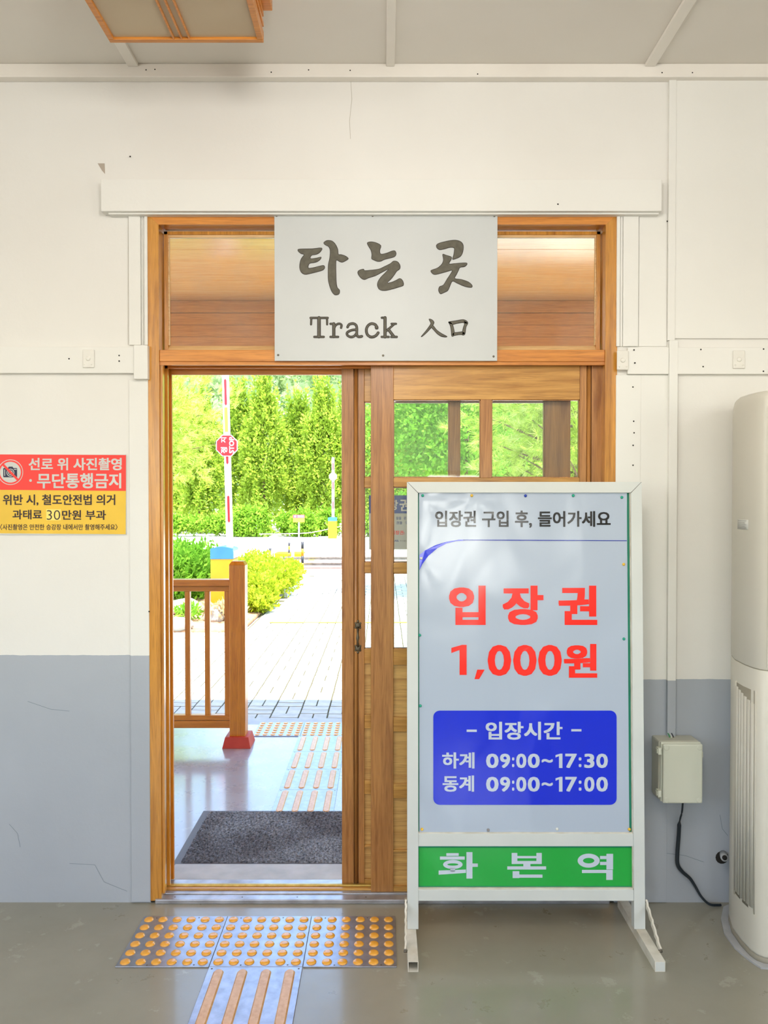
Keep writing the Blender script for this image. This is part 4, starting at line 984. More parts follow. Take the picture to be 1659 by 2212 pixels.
# leg bottoms cap, feet, braces
for sgn in (-1, 1):
    lxo = SO.x + sgn * (xr - fwid / 2)
    fx = lxo + (.004 if sgn > 0 else -.006)
    foot = MB()
    ya, yb = -.42, -.03; w = .0165; tt = .0022
    # square hollow tube open towards the room
    foot.box(fx - w, fx + w, ya, yb, .0, tt).box(fx - w, fx + w, ya, yb, .033 - tt, .033).box(fx - w, fx - w + tt, ya, yb, tt, .033 - tt).box(fx + w - tt, fx + w, ya, yb, tt, .033 - tt)
    foot.box(fx - w + tt, fx + w - tt, yb - .003, yb, tt, .033 - tt)
    ft = build('foot', foot, M_ALU_OLD, stand)
    if sgn > 0: build('end_cap', MB().box(fx - w + tt, fx + w - tt, ya - .001, ya + .002, tt, .033 - tt), M_ALU, ft)
    a = S3(sgn * (xr + .002), .010, SPX(1395, 1950)[1]); b = Vector((fx + sgn * (w + .003), -.355, .030))
    d = (b - a); dn = d.normalized(); sx_ = Vector((1, 0, 0)) * sgn * .003; sy_ = dn.cross(Vector((1, 0, 0))).normalized() * .012
    vs = []
    K = 14; random.seed(7 + sgn)
    for k in range(K + 1):
        p = a + d * k / K; j = Vector((0, 0, 0)) + sx_ * (.5 * math.sin(k * 2.4))
        vs += [p - sx_ * 0 + sy_ + j, p - sy_ * .4 + j, p - sy_ * .4 + sx_ * 2 + j, p + sy_ + sx_ * 2 + j]
    fs = [(k * 4 + i, k * 4 + (i + 1) % 4, k * 4 + 4 + (i + 1) % 4, k * 4 + 4 + i) for k in range(K) for i in range(4)] + [(0, 1, 2, 3), (K * 4 + 3, K * 4 + 2, K * 4 + 1, K * 4)]
    br = build('brace', MB().add(vs, fs), M_ALU_OLD, stand, 'chipped steel brace strip')
    for p in (a, b): build('bolt', MB().tube([p - Vector((sgn * .004, .004, 0)), p + Vector((sgn * .009, -.004, 0))], .004, 8), M_SCREW, br)

# ------------------------------------------------------------------ outside: platform, paving, ground
YP = 2.42
struct('platform_floor', MB().box(-7, 7, WT, YP - .16, -0.3, -0.0005), PLAT)
struct('platform_kerb', MB().box(-7, 7, YP - .16, YP, -0.3, -0.0015, .006), M_CONC)
struct('ground', MB().box(-60, 60, YP, 160, -0.5, -0.062), M_GROUND)
zp = -0.03
def path_left(Y): return -1.62 + (Y - 6.6) * .012
pav = thing('paving', (0, YP, zp), None, None, kind='structure')
build('bedding', MB().box(-4.6, 2.6, YP, 6.2, -.061, zp - .006).box(-1.62, 2.6, 6.2, 12.9, -.061, zp - .006), M_JOINT, pav)
prox = {}
def paver_mesh(h):
    if h not in prox:
        lx, ly = (.0965, .0465) if h else (.0465, .0965)
        me = bpy.data.meshes.new('paver'); m_ = MB().box(-lx, lx, -ly, ly, -.03, 0, 0)
        m_.v = [(x * (.97 if z == 0 else 1), y * (.97 if z == 0 else 1), z) for x, y, z in m_.v]
        me.from_pydata(m_.v, [], m_.f); me.materials.append(M_PAVER); me.update(); prox[h] = me
    return prox[h]
cells = []
random.seed(11)
j = 0; y = YP + .004
while y < 12.7:
    i0 = -22 if y < 6.1 else -8
    for i in range(i0, 13):
        x = i * .2; h = (i + j) % 2 == 0
        for q in (0, 1):
            cx_ = x + .1 if h else x + .05 + .1 * q; cy_ = y + .05 + .1 * q if h else y + .1
            if cx_ > path_left(cy_) + .05 or cy_ < 6.0: cells.append((cx_, cy_, h, random.uniform(-.002, .002)))
    y += .2; j += 1
def seen(c):
    px = CX + c[0] / (c[1] - CAM.y) * F_PX; return 350 < px < 900
vis = sorted([c for c in cells if seen(c)], key=lambda c: c[1]); near = set(map(id, vis[:290]))
rest = MB()
for c in cells:
    if id(c) in near:
        o = bpy.data.objects.new('paver', paver_mesh(c[2])); COL.objects.link(o); o.parent = pav; o.location = (c[0], c[1] - YP, c[3])
    else:
        lx, ly = (.0965, .0465) if c[2] else (.0465, .0965); zt_ = zp + c[3]
        rest.add([(c[0] - lx, c[1] - ly, zt_ - .03), (c[0] + lx, c[1] - ly, zt_ - .03), (c[0] + lx, c[1] + ly, zt_ - .03), (c[0] - lx, c[1] + ly, zt_ - .03),
                  (c[0] - lx * .97, c[1] - ly * .97, zt_), (c[0] + lx * .97, c[1] - ly * .97, zt_), (c[0] + lx * .97, c[1] + ly * .97, zt_), (c[0] - lx * .97, c[1] + ly * .97, zt_)],
                 [(4, 5, 6, 7), (0, 1, 5, 4), (1, 2, 6, 5), (2, 3, 7, 6), (3, 0, 4, 7)])
o = build('farther_pavers', rest, M_PAVER, pav, fixn=False); o['kind'] = 'stuff'
# yellow line painted across the path
ya = G(640, 1345, zp)[1]
tag(build('painted_line', MB().box(-1.42, 2.6, ya - .04, ya + .04, zp + .0025, zp + .004), M_YLINE), 'thin yellow line painted across the sunlit paving', 'painted line')
# planted bed
bed = struct('planting_bed', MB().box(-9, -1.66, 6.0, 13.4, -.06, -.005, .02), M_SOIL)
tag(build('kerb_stone', MB().prism([(-1.66, 9.2), (-1.52, 9.2), (-1.46, 12.2), (-1.58, 12.2)], -.061, .05), M_CONC), 'pale kerb stone along the path beside the yellow bush', 'kerb')

# ------------------------------------------------------------------ railing
YR = 1.80
px0, px1 = VX(495.5, YR), VX(527, YR); pcx_ = (px0 + px1) / 2
rail = thing('railing', (pcx_, YR + .05, 0), 'brown wooden platform railing with a red footed end post', 'railing')
pz1 = VZ(1213, YR); hw = .048
m = MB().box(pcx_ - hw, pcx_ + hw, YR, YR + .096, .05, pz1 - .02, .004); n_ = .014
m.add([(pcx_ - hw, YR, pz1 - .02), (pcx_ + hw, YR, pz1 - .02), (pcx_ + hw, YR + .096, pz1 - .02), (pcx_ - hw, YR + .096, pz1 - .02),
       (pcx_ - hw + n_, YR + n_, pz1), (pcx_ + hw - n_, YR + n_, pz1), (pcx_ + hw - n_, YR + .096 - n_, pz1), (pcx_ - hw + n_, YR + .096 - n_, pz1)],
      [(4, 5, 6, 7), (0, 1, 5, 4), (1, 2, 6, 5), (2, 3, 7, 6), (3, 0, 4, 7)])
build('post', m, W_RAIL, rail)
bb0 = .085; bb1 = .070; ym = YR + .048
m = MB().add([(pcx_ - bb0, ym - bb0, 0), (pcx_ + bb0, ym - bb0, 0), (pcx_ + bb0, ym + bb0, 0), (pcx_ - bb0, ym + bb0, 0),
              (pcx_ - bb1, ym - bb1, .064), (pcx_ + bb1, ym - bb1, .064), (pcx_ + bb1, ym + bb1, .064), (pcx_ - bb1, ym + bb1, .064)],
             [(0, 3, 2, 1), (4, 5, 6, 7), (0, 1, 5, 4), (1, 2, 6, 5), (2, 3, 7, 6), (3, 0, 4, 7)])
build('post_base', m, M_REDP, rail, 'red tapered post base')
yb_ = YR + .02; xlft = -3.4
def rz(py): return VZ(py, yb_)
build('handrail', MB().box(xlft, pcx_ - hw, YR + .01, YR + .086, rz(1266), rz(1252), .003), W_RAILX, rail)
build('top_rail', MB().box(xlft, pcx_ - hw, YR + .03, YR + .066, rz(1278), rz(1267), .002), W_RAILX, rail)
build('bottom_rail', MB().box(xlft, pcx_ - hw, YR + .028, YR + .068, rz(1557), rz(1546), .002), W_RAILX, rail)
build('toe_rail', MB().box(xlft, pcx_ - hw, YR + .02, YR + .076, rz(1573), rz(1558), .002), W_RAILX, rail)
bc = None; sp_ = VX(446, yb_) - VX(403, yb_)
xb = VX(488.5, yb_)
k = 0
while xb > xlft + .1:
    if bc is None:
        bc = build('baluster', MB().box(xb - .0155, xb + .0155, YR + .032, YR + .064, rz(1546), rz(1278), .002), W_RAIL, rail); xb0 = xb
    else: copy_part(bc, rail, (xb - xb0, 0, 0))
    xb -= sp_; k += 1

# ------------------------------------------------------------------ canopy
CE = 2.44; cz = 2.85
can = thing('canopy', (0, WT, cz), None, None, kind='structure')
random.seed(2)
yy = WT
k = 0
while yy < CE:
    w = min(.30, CE + .03 - yy)
    build('soffit_board', MB().box(-7, 7, yy + .001, yy + w - .001, cz + (.001 if k % 2 else 0), cz + .02), W_SOFFIT, can); yy += w; k += 1
fz0 = VZ(754, CE)
zz = cz; bh = (cz - fz0) / 4
for k in range(4):
    build('fascia_board', MB().box(-7, 7, CE - (.012 if k == 0 else .0), CE + .03, cz - (k + 1) * bh + .0015, cz - k * bh, .002), W_FASC, can)
build('roof_slab', MB().box(-7, 7, WT, CE + .06, cz + .022, cz + .14), M_CONC, can)
for xx in (-3.4, 3.4):
    build('canopy_post', MB().box(xx - .06, xx + .06, CE - .16, CE - .04, 0, cz, .004), W_RAIL, can)

# ------------------------------------------------------------------ level crossing barriers
def marks(yz_list, x, dx, w, Y, parent):
    pass
def barrier(bpx, bpy, w_px, htop, arm_dx, arm_lean, arm_top, depth, label, marks_px, disc, armw, near_):
    Y = depth - 2.83; x0, x1 = VX(bpx[0], Y), VX(bpx[1], Y); z1 = VZ(htop, Y); zc = z1 - (VZ(0, Y) - VZ(27 * 10.1 / depth, Y))
    dpt = .36; gz = -.062
    t = thing('crossing_barrier', ((x0 + x1) / 2, Y + dpt / 2, gz), label, 'barrier')
    build('housing', MB().box(x0, x1, Y, Y + dpt, gz, zc, .01), M_YEL, t, 'yellow housing')
    n = 8; P = []
    for j in range(n + 1):
        a = j / n; P.append((x0 + (x1 - x0) * a, zc + (z1 - zc) * (.84 + .16 * math.sin(a * math.pi))))
    build('cap', MB().prism_y([(x0, zc)] + P + [(x1, zc)], Y - .004, Y + dpt + .004), M_BLUC, t, 'blue rounded cap')
    if near_: build('side_plate', MB().box(x1, x1 + .012, Y + .03, Y + dpt - .03, zc + .01, z1 - .06, .003), M_WHITE, t)
    return t, Y, z1
# near barrier
t, Yb, z1 = barrier((454, 503), 0, 0, 1181, 0, 0, 0, 10.1, 'near yellow and blue crossing barrier with the red stop disc on its raised arm', None, None, .1, True)
Ya = Yb + .14
def arm_pt(px, py): return V(px, py, Ya)
a0, a1 = arm_pt(496, 1182), arm_pt(486, 805); dirv = Vector((a1[0] - a0[0], a1[1] - a0[1])); dirv /= dirv.length
def along_arm(py): z = VZ(py, Ya); s = (z - a0[1]) / dirv.y; return (a0[0] + dirv.x * s, z)
top = (a0[0] + dirv.x * 3.3, a0[1] + dirv.y * 3.3); hwid = .040
m = MB(); nrm = Vector((-dirv.y, dirv.x))
def quad_y(p, q, hw_, ya_, yb__):
    return MB().prism_y([(p[0] + nrm.x * hw_, p[1] + nrm.y * hw_), (p[0] - nrm.x * hw_, p[1] - nrm.y * hw_), (q[0] - nrm.x * hw_, q[1] - nrm.y * hw_), (q[0] + nrm.x * hw_, q[1] + nrm.y * hw_)], ya_, yb__)
arm = build('arm', quad_y((a0[0], a0[1] - .1), top, hwid, Ya, Ya + .06), M_WHITE, t, 'white raised arm')
for ya_, yb__ in ((821, 873), (987, 1000), (1073, 1126)):
    p, q = along_arm(yb__), along_arm(ya_); w = .016
    P = [(p[0], p[1] - .02), (p[0] + w, p[1]), (q[0] + w, q[1]), (q[0], q[1] + .02), (q[0] - w, q[1]), (p[0] - w, p[1])]
    build('red_mark', MB().prism_y(P, Ya - .003, Ya), M_RED, arm)
p, q = along_arm(933), along_arm(880); build('yellow_label', quad_y(p, q, .022, Ya - .003, Ya), N_YEL, arm)
sc_ = arm_pt(490.8, 962.8)
R = .155
octo = lambda r: [(sc_[0] + r * math.cos(math.pi / 8 + k * math.pi / 4), sc_[1] + r * math.sin(math.pi / 8 + k * math.pi / 4)) for k in range(8)]
disc = build('stop_disc', MB().prism_y(octo(R), Ya - .025, Ya - .012), M_WHITE, t, 'octagonal stop disc turned on its side')
build('disc_face', MB().prism_y(octo(R * .93), Ya - .028, Ya - .025), M_RED, disc)
f = Flat(); text(f, '정', 477, 966, 491, 979, .025, 90); text(f, '지', 477, 945, 489, 956, .025, 90)
text(f, 'STOP', 495, 944, 505.5, 979, .03, 90)
fbuild('lettering', f, on_plane(Ya - .029), M_WHITE, disc)
# far barrier
t2, Yb2, z12 = barrier((708.5, 727), 0, 0, 1117, 0, 0, 0, 31.0, 'far small yellow and blue crossing barrier beyond the tracks', None, None, .1, False)
Ya2 = Yb2 + .1; xa = VX(719.5, Ya2)
arm2 = build('arm', MB().box(xa - .055, xa + .055, Ya2, Ya2 + .06, z12 - .1, VZ(988, Ya2)), M_WHITE, t2, 'white raised arm')
for ya_, yb__ in ((1000, 1015), (1041, 1057), (1083, 1099)): build('red_mark', MB().box(xa - .02, xa + .02, Ya2 - .004, Ya2, VZ(yb__, Ya2), VZ(ya_, Ya2)), M_RED, arm2)
zz = VZ(1029.5, Ya2); build('stop_disc', MB().prism_y([(xa + .17 * math.cos(math.pi / 8 + k * math.pi / 4), zz + .17 * math.sin(math.pi / 8 + k * math.pi / 4)) for k in range(8)], Ya2 - .02, Ya2 - .005), M_WHITE, t2, 'white back of the stop disc')

# far notice on a post
Yn = 29.0; xc = VX(645.5, Yn); t = thing('post_notice', (xc, Yn, -.062), 'small red and yellow notice on a white post beyond the tracks', 'sign')
build('post', MB().box(xc - .03, xc + .03, Yn, Yn + .05, -.062, VZ(1128, Yn)), M_WHITE, t)
bd_ = build('board', MB().box(VX(633, Yn), VX(658, Yn), Yn - .03, Yn, VZ(1128, Yn), VZ(1112, Yn)), N_YEL, t)
build('red_band', MB().box(VX(633, Yn), VX(658, Yn), Yn - .034, Yn - .03, VZ(1119, Yn), VZ(1112, Yn)), plain('sun faded red', (226, 70, 90), .5), t)
fbuild('pictogram', Flat().disc(637.5, 1115.5, 2.2, 14).rect(643, 1113.5, 656, 1114.8).rect(643, 1116.2, 656, 1117.5), on_plane(Yn - .036), M_WHITE, t)
# rope beyond the tracks
Yk = 28.8
P = [(V(a, b, Yk)[0], Yk, V(a, b, Yk)[1]) for a, b in ((560, 1153.5), (620, 1153), (660, 1151.5), (680, 1149), (710, 1143), (738, 1137), (790, 1128))]
tag(build('boundary_rope', MB().tube(smooth3(P, 3), .018, 6), plain('rope yellow white', (232, 226, 190), .6)), 'pale rope strung low beyond the tracks', 'rope')

# striped stakes
def stake(px, ytop, ybot, lean, label):
    gz = -.062; X, Yq = G(px, ybot, gz); zt_ = VZ(ytop, Yq); r = .028
    t = thing('striped_stake', (X, Yq, gz), label, 'stake', 'striped stakes by the crossing')
    n = 5; h = (zt_ - gz) / n
    for k in range(n):
        build('band', MB().tube([(X + lean * k / n, Yq, gz + k * h), (X + lean * (k + 1) / n, Yq, gz + (k + 1) * h)], r, 10), M_BLACKP if k % 2 == 0 else M_YEL, t)
stake(580, 1184, 1228, .04, 'leftmost striped stake standing behind the yellow bush')
stake(624, 1172, 1209, .01, 'middle striped stake by the yellow concrete block')
stake(653.5, 1170, 1247, 0, 'tallest thin striped stake at the path edge')
stake(376, 1190, 1210, 0, 'striped stake behind the green bush at the left jamb')
Xb, Yb_ = G(624, 1209, -.062)
tag(build('yellow_block', MB().box(VX(593, Yb_ + .3), VX(655, Yb_ + .3), Yb_ + .3, Yb_ + .8, -.062, .10, .03), M_YEL), 'low yellow painted concrete block beside the crossing', 'block')
tag(build('white_marker', MB().box(VX(629, Yb_ + .1), VX(635, Yb_ + .1), Yb_ + .1, Yb_ + .16, -.062, .16, .005), M_WHITE), 'short white marker post beside the middle stake', 'marker')

# crossing: rails and boards
gz = -.062
def gy_(py): return G(700, py, gz)[1]
for a, b, lab in ((1229, 1224, 'nearer red brown board of the track crossing'), (1218, 1213, 'farther red brown board of the track crossing')):
    tag(build('crossing_board', MB().box(-1.9, 6, gy_(a), gy_(b), gz, gz + .03, .005), M_CROSS), lab, 'crossing board')
tag(build('crossing_apron', MB().box(-2.3, 6, gy_(1240), gy_(1230), gz, gz + .02, .005), mottled('pinkish crossing concrete', lin((168, 148, 136)), lin((190, 170, 156)), 8, .9)), 'pale pinkish apron before the track crossing', 'apron')
for py in (1222, 1209):
    y_ = gy_(py); lab = 'nearer steel rail of the crossing' if py == 1222 else 'farther steel rail of the crossing'
    tag(build('track_rail', MB().box(-14, 14, y_ - .035, y_ + .035, gz + .05, gz + .075, .004).box(-14, 14, y_ - .01, y_ + .01, gz + .01, gz + .05).box(-14, 14, y_ - .07, y_ + .07, gz, gz + .012), M_RAILST), lab, 'rail')
tag(build('painted_edge', MB().prism([G(655, 1228, gz), G(668, 1228, gz), G(682, 1206, gz), G(668, 1206, gz)], gz, gz + .006), M_YLINE), 'yellow paint patch at the left edge of the crossing', 'painted patch')

# ------------------------------------------------------------------ notice board outside, behind the door panes
YO = 2.05
t = thing('notice_board', (VX(935, YO), YO, 0), 'blue and grey admission board seen through the sliding door panes', 'sign')
x0, z1 = V(797, 1070, YO); x1, z0 = V(985, 1187, YO)
build('board', MB().box(x0, x1, YO, YO + .02, z0, z1, .002), M_NGREY, t)
build('blue_band', MB().box(x0, x1, YO - .002, YO, VZ(1109, YO), z1), M_NBLUE, t, 'blue title band')
xq = VX(935, YO); build('post', MB().box(xq - .02, xq + .02, YO + .02, YO + .06, 0, z1 - .05), M_ALU, t); build('post_base', MB().box(xq - .12, xq + .12, YO - .06, YO + .14, 0, .02, .005), M_ALU, t)
f = Flat(); text(f, '장', 840, 1080, 860, 1102, .03); text(f, '권', 863, 1078, 884, 1104, .03); fbuild('lettering', f, on_plane(YO - .003), N_GRY, t)
f = Flat(); text(f, '람을', 856, 1116, 867, 1122.5, .02); text(f, '관', 872, 1116, 877.5, 1122.5, .02); text(f, '권을', 856, 1126, 869, 1132.5, .02); text(f, '구', 875, 1126, 880.5, 1132.5, .02)
text(f, 'KORAIL', 838, 1166, 862, 1170, .04); fbuild('lettering', f, on_plane(YO - .001), M_NBLUE, t)
f = Flat(); text(f, '입장권:', 845, 1146, 874, 1155, .03); fbuild('lettering', f, on_plane(YO - .001), N_RED, t)
f = Flat(); text(f, '한국철도', 864, 1166.5, 880, 1170, .02); fbuild('lettering', f, on_plane(YO - .001), plain('board small print', (120, 124, 124), .6), t)

# ------------------------------------------------------------------ plants
rng = np.random.default_rng(42)
def leaves_mesh(P, size, elong, up=0.0, out=None, outw=0.6):
    """one diamond leaf per point: random orientation, pulled to 'up' and outwards"""
    n = len(P); a = rng.normal(size=(n, 3)); a[:, 2] += up
    if out is not None: a += out * outw
    a /= np.linalg.norm(a, axis=1)[:, None]
    b = rng.normal(size=(n, 3)); b -= (b * a).sum(1)[:, None] * a; b /= np.linalg.norm(b, axis=1)[:, None]
    s = size * (.6 + .8 * rng.random(n))[:, None]
    v = np.stack([P, P + a * s * elong * .5 + b * s * .5, P + a * s * elong, P + a * s * elong * .5 - b * s * .5], 1).reshape(-1, 3)
    f_ = np.arange(n * 4).reshape(n, 4); return v, f_
def npbuild(name, v, f_, mat, parent=None, label=None):
    off = OFF.get(parent.name, Vector((0, 0, 0))) if parent else Vector((0, 0, 0))
    v = v - np.array(off); me = bpy.data.meshes.new(name); n, k = f_.shape
    me.vertices.add(len(v)); me.vertices.foreach_set('co', v.astype(np.float32).ravel())
    me.loops.add(n * k); me.loops.foreach_set('vertex_index', f_.astype(np.int32).ravel())
    me.polygons.add(n); me.polygons.foreach_set('loop_start', (np.arange(n) * k).astype(np.int32))
    me.update(calc_edges=True); me.materials.append(mat)
    o = bpy.data.objects.new(name, me); COL.objects.link(o)
    if parent: o.parent = parent; OFF[o.name] = off.copy()
    if label: o['label'] = label
    return o
def crown_pts(n, c, rx, ry, rz_, cone=0.0, lump=.16, shell_=.5):
    d = rng.normal(size=(n, 3)); d /= np.linalg.norm(d, axis=1)[:, None]
    ph = rng.random(6) * 6
    l = 1 + lump * (np.sin(d[:, 0] * 7 + ph[0]) * np.sin(d[:, 1] * 6 + ph[1]) + np.sin(d[:, 2] * 9 + ph[2]) * np.sin(d[:, 0] * 11 + ph[3]))
    rad_ = (shell_ + (1 - shell_) * rng.random(n)) * l
    p = d * rad_[:, None]; t = (p[:, 2] + 1) / 2
    k = 1 - cone * np.clip(t, 0, 1) ** 1.1; p[:, 0] *= k; p[:, 1] *= k
    return p * np.array([rx, ry, rz_]) + np.array(c), d
def trunk_mb(x, y, z0, z1, r, lean=0.0):
    return MB().tube([(x, y, z0), (x + lean * .3, y, z0 + (z1 - z0) * .35), (x + lean, y, z1)], [r, r * .8, r * .4], 10)
def conifer(x, y, h, r, label, n=14000, mat=L_CONIF, cone=.62, base=.2):
    gz = -.062; t = thing('conifer_tree', (x, y, gz), label, 'tree', 'conifers beyond the tracks')
    P, d = crown_pts(n, (x, y, gz + base + (h - base) / 2), r, r * .62, (h - base) / 2, cone, .30, .60)
    v, f_ = leaves_mesh(P, .085, 2.0, .8, d, .8); npbuild('crown', v, f_, mat, t)
    build('trunk', trunk_mb(x, y, gz, h * .7, .11), M_BARK, t)
random.seed(21)
spots = [(-9.6, 33.0, 6.6, 1.7), (-8.2, 31.5, 6.2, 1.5), (-6.6, 32.5, 6.9, 1.6), (-5.3, 31.0, 7.4, 1.5), (-3.9, 32.0, 6.3, 1.5), (-2.9, 33.5, 7.0, 1.6), (-1.5, 31.6, 6.9, 1.6),
         (-.1, 33.0, 7.2, 1.7), (1.4, 31.4, 6.5, 1.6), (2.9, 32.6, 7.0, 1.7), (4.5, 31.5, 6.6, 1.6), (6.1, 32.8, 7.1, 1.7), (7.8, 31.7, 6.8, 1.7), (9.5, 32.6, 7.0, 1.8)]
labs = ['leftmost conifer of the row beyond the tracks', 'conifer behind the green bush, left of the raised arm', 'conifer just left of the near barrier arm', 'tall pointed conifer right of the stop disc',
        'low rounded conifer behind the middle stake', 'conifer behind the small post notice', 'conifer behind the far white barrier arm', 'conifer at the edge of the open door', 'conifer glimpsed between the two door stiles',
        'conifer behind the blue admission board', 'conifer hidden mostly by the standing sign', 'conifer seen low in the second upper pane', 'conifer right of the second upper pane', 'rightmost conifer of the row beyond the tracks']
for k, ((x, y, h, r), lb) in enumerate(zip(spots, labs)):
    y2 = 32.6 if k % 2 else 35.4; q = (y2 + 2.83) / (y + 2.83)      # two staggered rows
    conifer(x * q, y2, 1.5 + (h - 1.5) * q, r * (.92 if k % 2 else 1.0), lb)
# shrubs under the conifers
P_all = []
for k in range(26):
    x = -12 + k * .95 + rng.random() * .4; P, d = crown_pts(2200, (x, 29.6 + rng.random() * .9, .45), .75, .5, .35 + .6 * rng.random(), .3, .25, .5); P_all.append(P)
P = np.concatenate(P_all); v, f_ = leaves_mesh(P, .075, 1.9, .5); o = npbuild('hedge', v, f_, L_UNDER); tag(o, 'leafy undergrowth hedge along the foot of the conifers', 'hedge', kind='stuff')
# hill forest far behind
hp = []; hn = []
for k in range(560):
    yk = 60 + rng.random() * 60; xk = (rng.random() - .5) * 110
    gzk = (yk - 55) * .34 + 2.4 * math.sin(xk * .06 + 1); P, d = crown_pts(170, (xk, yk, gzk + 1.5), 2.6, 2.2, 3.2, .55, .15, .75); hp.append(P); hn.append(d)
P = np.concatenate(hp); v, f_ = leaves_mesh(P, .55, 1.6, .4, np.concatenate(hn), .8)
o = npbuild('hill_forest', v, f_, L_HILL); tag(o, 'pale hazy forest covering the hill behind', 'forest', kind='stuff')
hm = MB(); hv = []; K = 24
for a in range(K + 1):
    for b in range(K + 1):
        x = -70 + 140 * a / K; y = 50 + 80 * b / K; z = -.3 + max(0, (y - 55) * .34) + (2.4 * math.sin(x * .06 + 1) if y > 60 else 0) - (.8 if y < 60 else 0); hv.append((x, y, z))
hm.add(hv, [(a * (K + 1) + b, (a + 1) * (K + 1) + b, (a + 1) * (K + 1) + b + 1, a * (K + 1) + b + 1) for a in range(K) for b in range(K)], True)
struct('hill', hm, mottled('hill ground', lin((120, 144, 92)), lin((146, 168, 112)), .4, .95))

def pine(x, y, zc, rx, ry, rz_, n_tuft, label, nl=.15, hgt=None, tw=.0022, lean=0):
    gz = -.062; t = thing('pine_tree', (x, y, gz), label, 'tree', 'pines near the platform')
    P, d = crown_pts(n_tuft, (x, y, zc), rx, ry, rz_, .2, .2, .35)
    K = 34; d2 = d + rng.normal(size=d.shape) * .5; d2[:, 2] += .35; d2 /= np.linalg.norm(d2, axis=1)[:, None]
    base_ = np.repeat(P, K, 0); s = rng.random((len(base_), 1)); base_ = base_ - np.repeat(d2, K, 0) * s * nl * .9
    dirs = np.repeat(d2, K, 0) * .95 + rng.normal(size=base_.shape) * .42; dirs /= np.linalg.norm(dirs, axis=1)[:, None]
    side = np.cross(dirs, rng.normal(size=dirs.shape)); side /= np.linalg.norm(side, axis=1)[:, None]
    L = nl * (.7 + .6 * rng.random((len(base_), 1)))
    v = np.stack([base_ - side * tw, base_ + side * tw, base_ + dirs * L], 1).reshape(-1, 3); f_ = np.arange(len(v)).reshape(-1, 3)
    npbuild('needles', v, f_, L_PINE, t)
    tz = zc + rz_ * .7; mm = trunk_mb(x + lean, y, gz, tz, .12)
    build('trunk', mm, M_BARK, t)
    mb_ = MB()
    for k in range(0, n_tuft, max(1, n_tuft // 60)):
        p = P[k]; q = (x + lean * .5, y, max(gz + .5, min(tz, p[2] - .35)))
        mid = ((p[0] + q[0]) / 2, (p[1] + q[1]) / 2, (p[2] + q[2]) / 2 - .06); mb_.tube([q, mid, tuple(p)], [.022, .014, .005], 5, False)
    build('branches', mb_, M_BARK, t)
pine(-5.35, 13.6, 3.35, 2.15, 1.6, 2.1, 1500, 'long needled pine at the left edge of the doorway view', .20, tw=.0065, lean=-.7)
pine(2.15, 6.2, 2.55, 1.45, 1.0, 1.15, 950, 'long needled pine seen through the upper right door pane', .14, tw=.0040, lean=.5)
# broadleaf tree behind the upper left pane
t = thing('broadleaf_tree', (1.15, 9.6, -.062), 'bright green broadleaf tree seen through the upper left door pane', 'tree')
P, d = crown_pts(15000, (1.0, 9.6, 2.9), 1.35, 1.1, 1.5, .1, .22, .45); v, f_ = leaves_mesh(P, .05, 1.5, .2, d, .6); npbuild('crown', v, f_, L_DECID, t)
build('trunk', trunk_mb(1.25, 9.6, -.062, 2.9, .07, .1), M_BARK, t)
# bushes in the bed
def bush(c, rx, ry, h, n, size, mat, label, el=1.8, up=.6, lumps=7, spots_=None):
    t = thing('bush', (c[0], c[1], -.005), label, 'bush'); Ps = []; ds = []
    if spots_: lumps = len(spots_)
    for k in range(lumps):
        q = (spots_[k][0], spots_[k][1], h * .42) if spots_ else (c[0] + (rng.random() - .5) * rx * 1.3, c[1] + (rng.random() - .5) * ry * 1.5, h * .42); sc = spots_[k][2] if spots_ else 1.0
        q = (q[0], q[1], q[2] * sc); P, d = crown_pts(int(n / lumps * (.3 + .7 * sc)), q, rx * .48 * sc, ry * .42 * sc, sc * h * .56 * (.85 + .3 * rng.random()), 0, .14, .55)
        P[:, 2] = np.maximum(P[:, 2], .01); Ps.append(P); ds.append(d)
    v, f_ = leaves_mesh(np.concatenate(Ps), size, el, up, np.concatenate(ds), .5); npbuild('foliage', v, f_, mat, t)
    mm = MB()
    for k in range(9):
        a = rng.random() * 6.28; mm.tube([(c[0] + .2 * math.cos(a), c[1] + .2 * math.sin(a), -.005), (c[0] + rx * .5 * math.cos(a), c[1] + ry * .5 * math.sin(a), h * .6)], [.012, .006], 5)
    build('stems', mm, M_BARK, t)
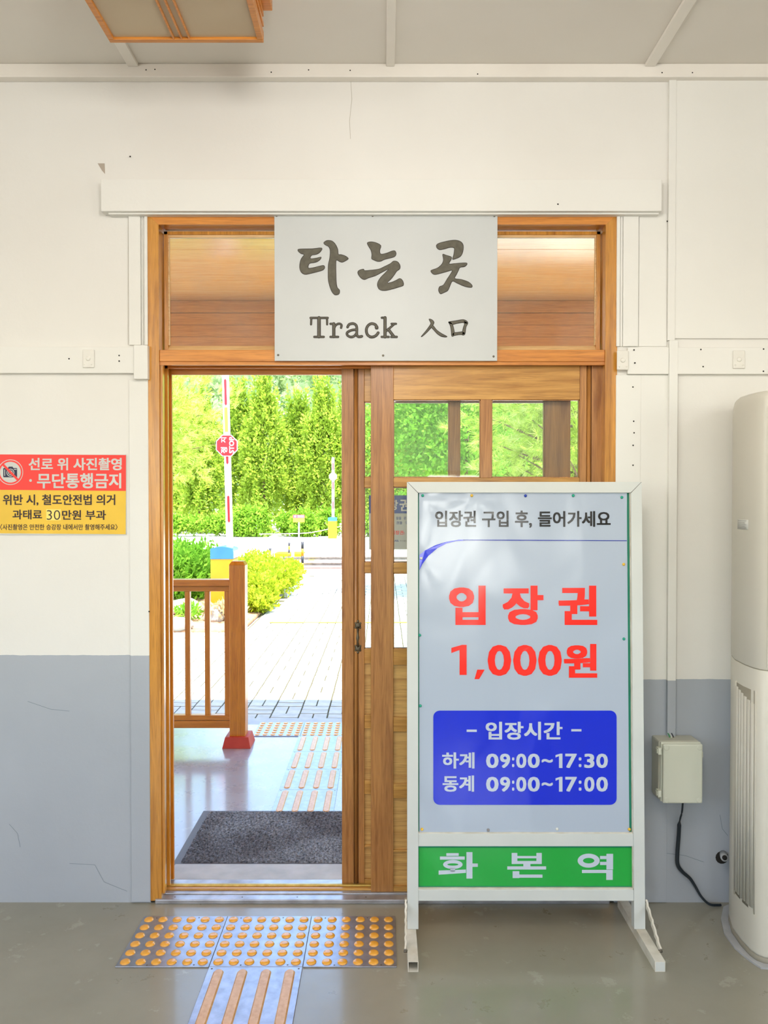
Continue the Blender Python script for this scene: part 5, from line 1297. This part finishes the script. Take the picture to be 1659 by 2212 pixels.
bush((-2.0, 9.5), .95, 1.7, .66, 26000, .035, L_BUSHY, 'yellow green bush spreading beside the path, right of the railing post', spots_=[(-1.70, 7.55, .42), (-1.76, 8.0, .62), (-1.95, 8.75, .95), (-1.76, 9.4, .82), (-2.25, 9.9, .95), (-1.74, 10.4, .72), (-2.3, 11.1, .8), (-1.76, 11.5, .58), (-2.25, 12.2, .6)])
bush((-3.78, 9.5), 1.15, 1.2, .80, 14000, .035, L_BUSHG, 'dense green bush behind the railing', 2.6, 1.0, 9)
def tuftplant(x, y, h, r, n, mat, label, name='ground_plant', cat='plant'):
    P, d = crown_pts(n, (x, y, h * .5), r, r, h * .5, 0, .2, .2); P[:, 2] = np.maximum(P[:, 2], .005); v, f_ = leaves_mesh(P, .03, 2.6, .9, d, .5); o = npbuild(name, v, f_, mat); tag(o, label, cat)
tuftplant(-3.05, 6.95, .16, .16, 260, L_DECID, 'small leafy plant beside the nearer rock in the bed')
tuftplant(-2.45, 6.75, .18, .17, 300, L_DECID, 'small leafy plant in front of the barrier housing')
tuftplant(-1.98, 6.8, .20, .26, 700, L_STRAW, 'dry straw at the foot of the yellow bush', 'dry_grass', 'dry grass')
# rocks
def rock(px, py, r, seed, label):
    X, Yq = G(px, py, -.005); bm = bmesh.new(); bmesh.ops.create_icosphere(bm, subdivisions=3, radius=1.0)
    for v in bm.verts:
        k = 1 + .35 * mnoise.noise(v.co * 1.3 + Vector((seed, 0, 0))) + .12 * mnoise.noise(v.co * 3.5 + Vector((0, seed, 0))); v.co = Vector((v.co.x * r[0] * k + X, v.co.y * r[1] * k + Yq, v.co.z * r[2] * k + r[2] * .6 - .005))
    bm.verts.index_update(); m_ = MB().add([v.co[:] for v in bm.verts], [[v.index for v in f.verts] for f in bm.faces], True); bm.free()
    tag(build('rock', m_, M_ROCK), label, 'rock', 'garden rocks')
rock(384, 1358, (.17, .13, .09), 2, 'pale rock low behind the railing by the left jamb')
rock(463, 1341, (.12, .11, .11), 7, 'rounded pale rock before the yellow barrier housing')
rock(395, 1325, (.26, .16, .12), 11, 'larger grey rock behind the first two balusters')

bpy.data.objects.remove(_to, do_unlink=True); bpy.data.curves.remove(_tc)
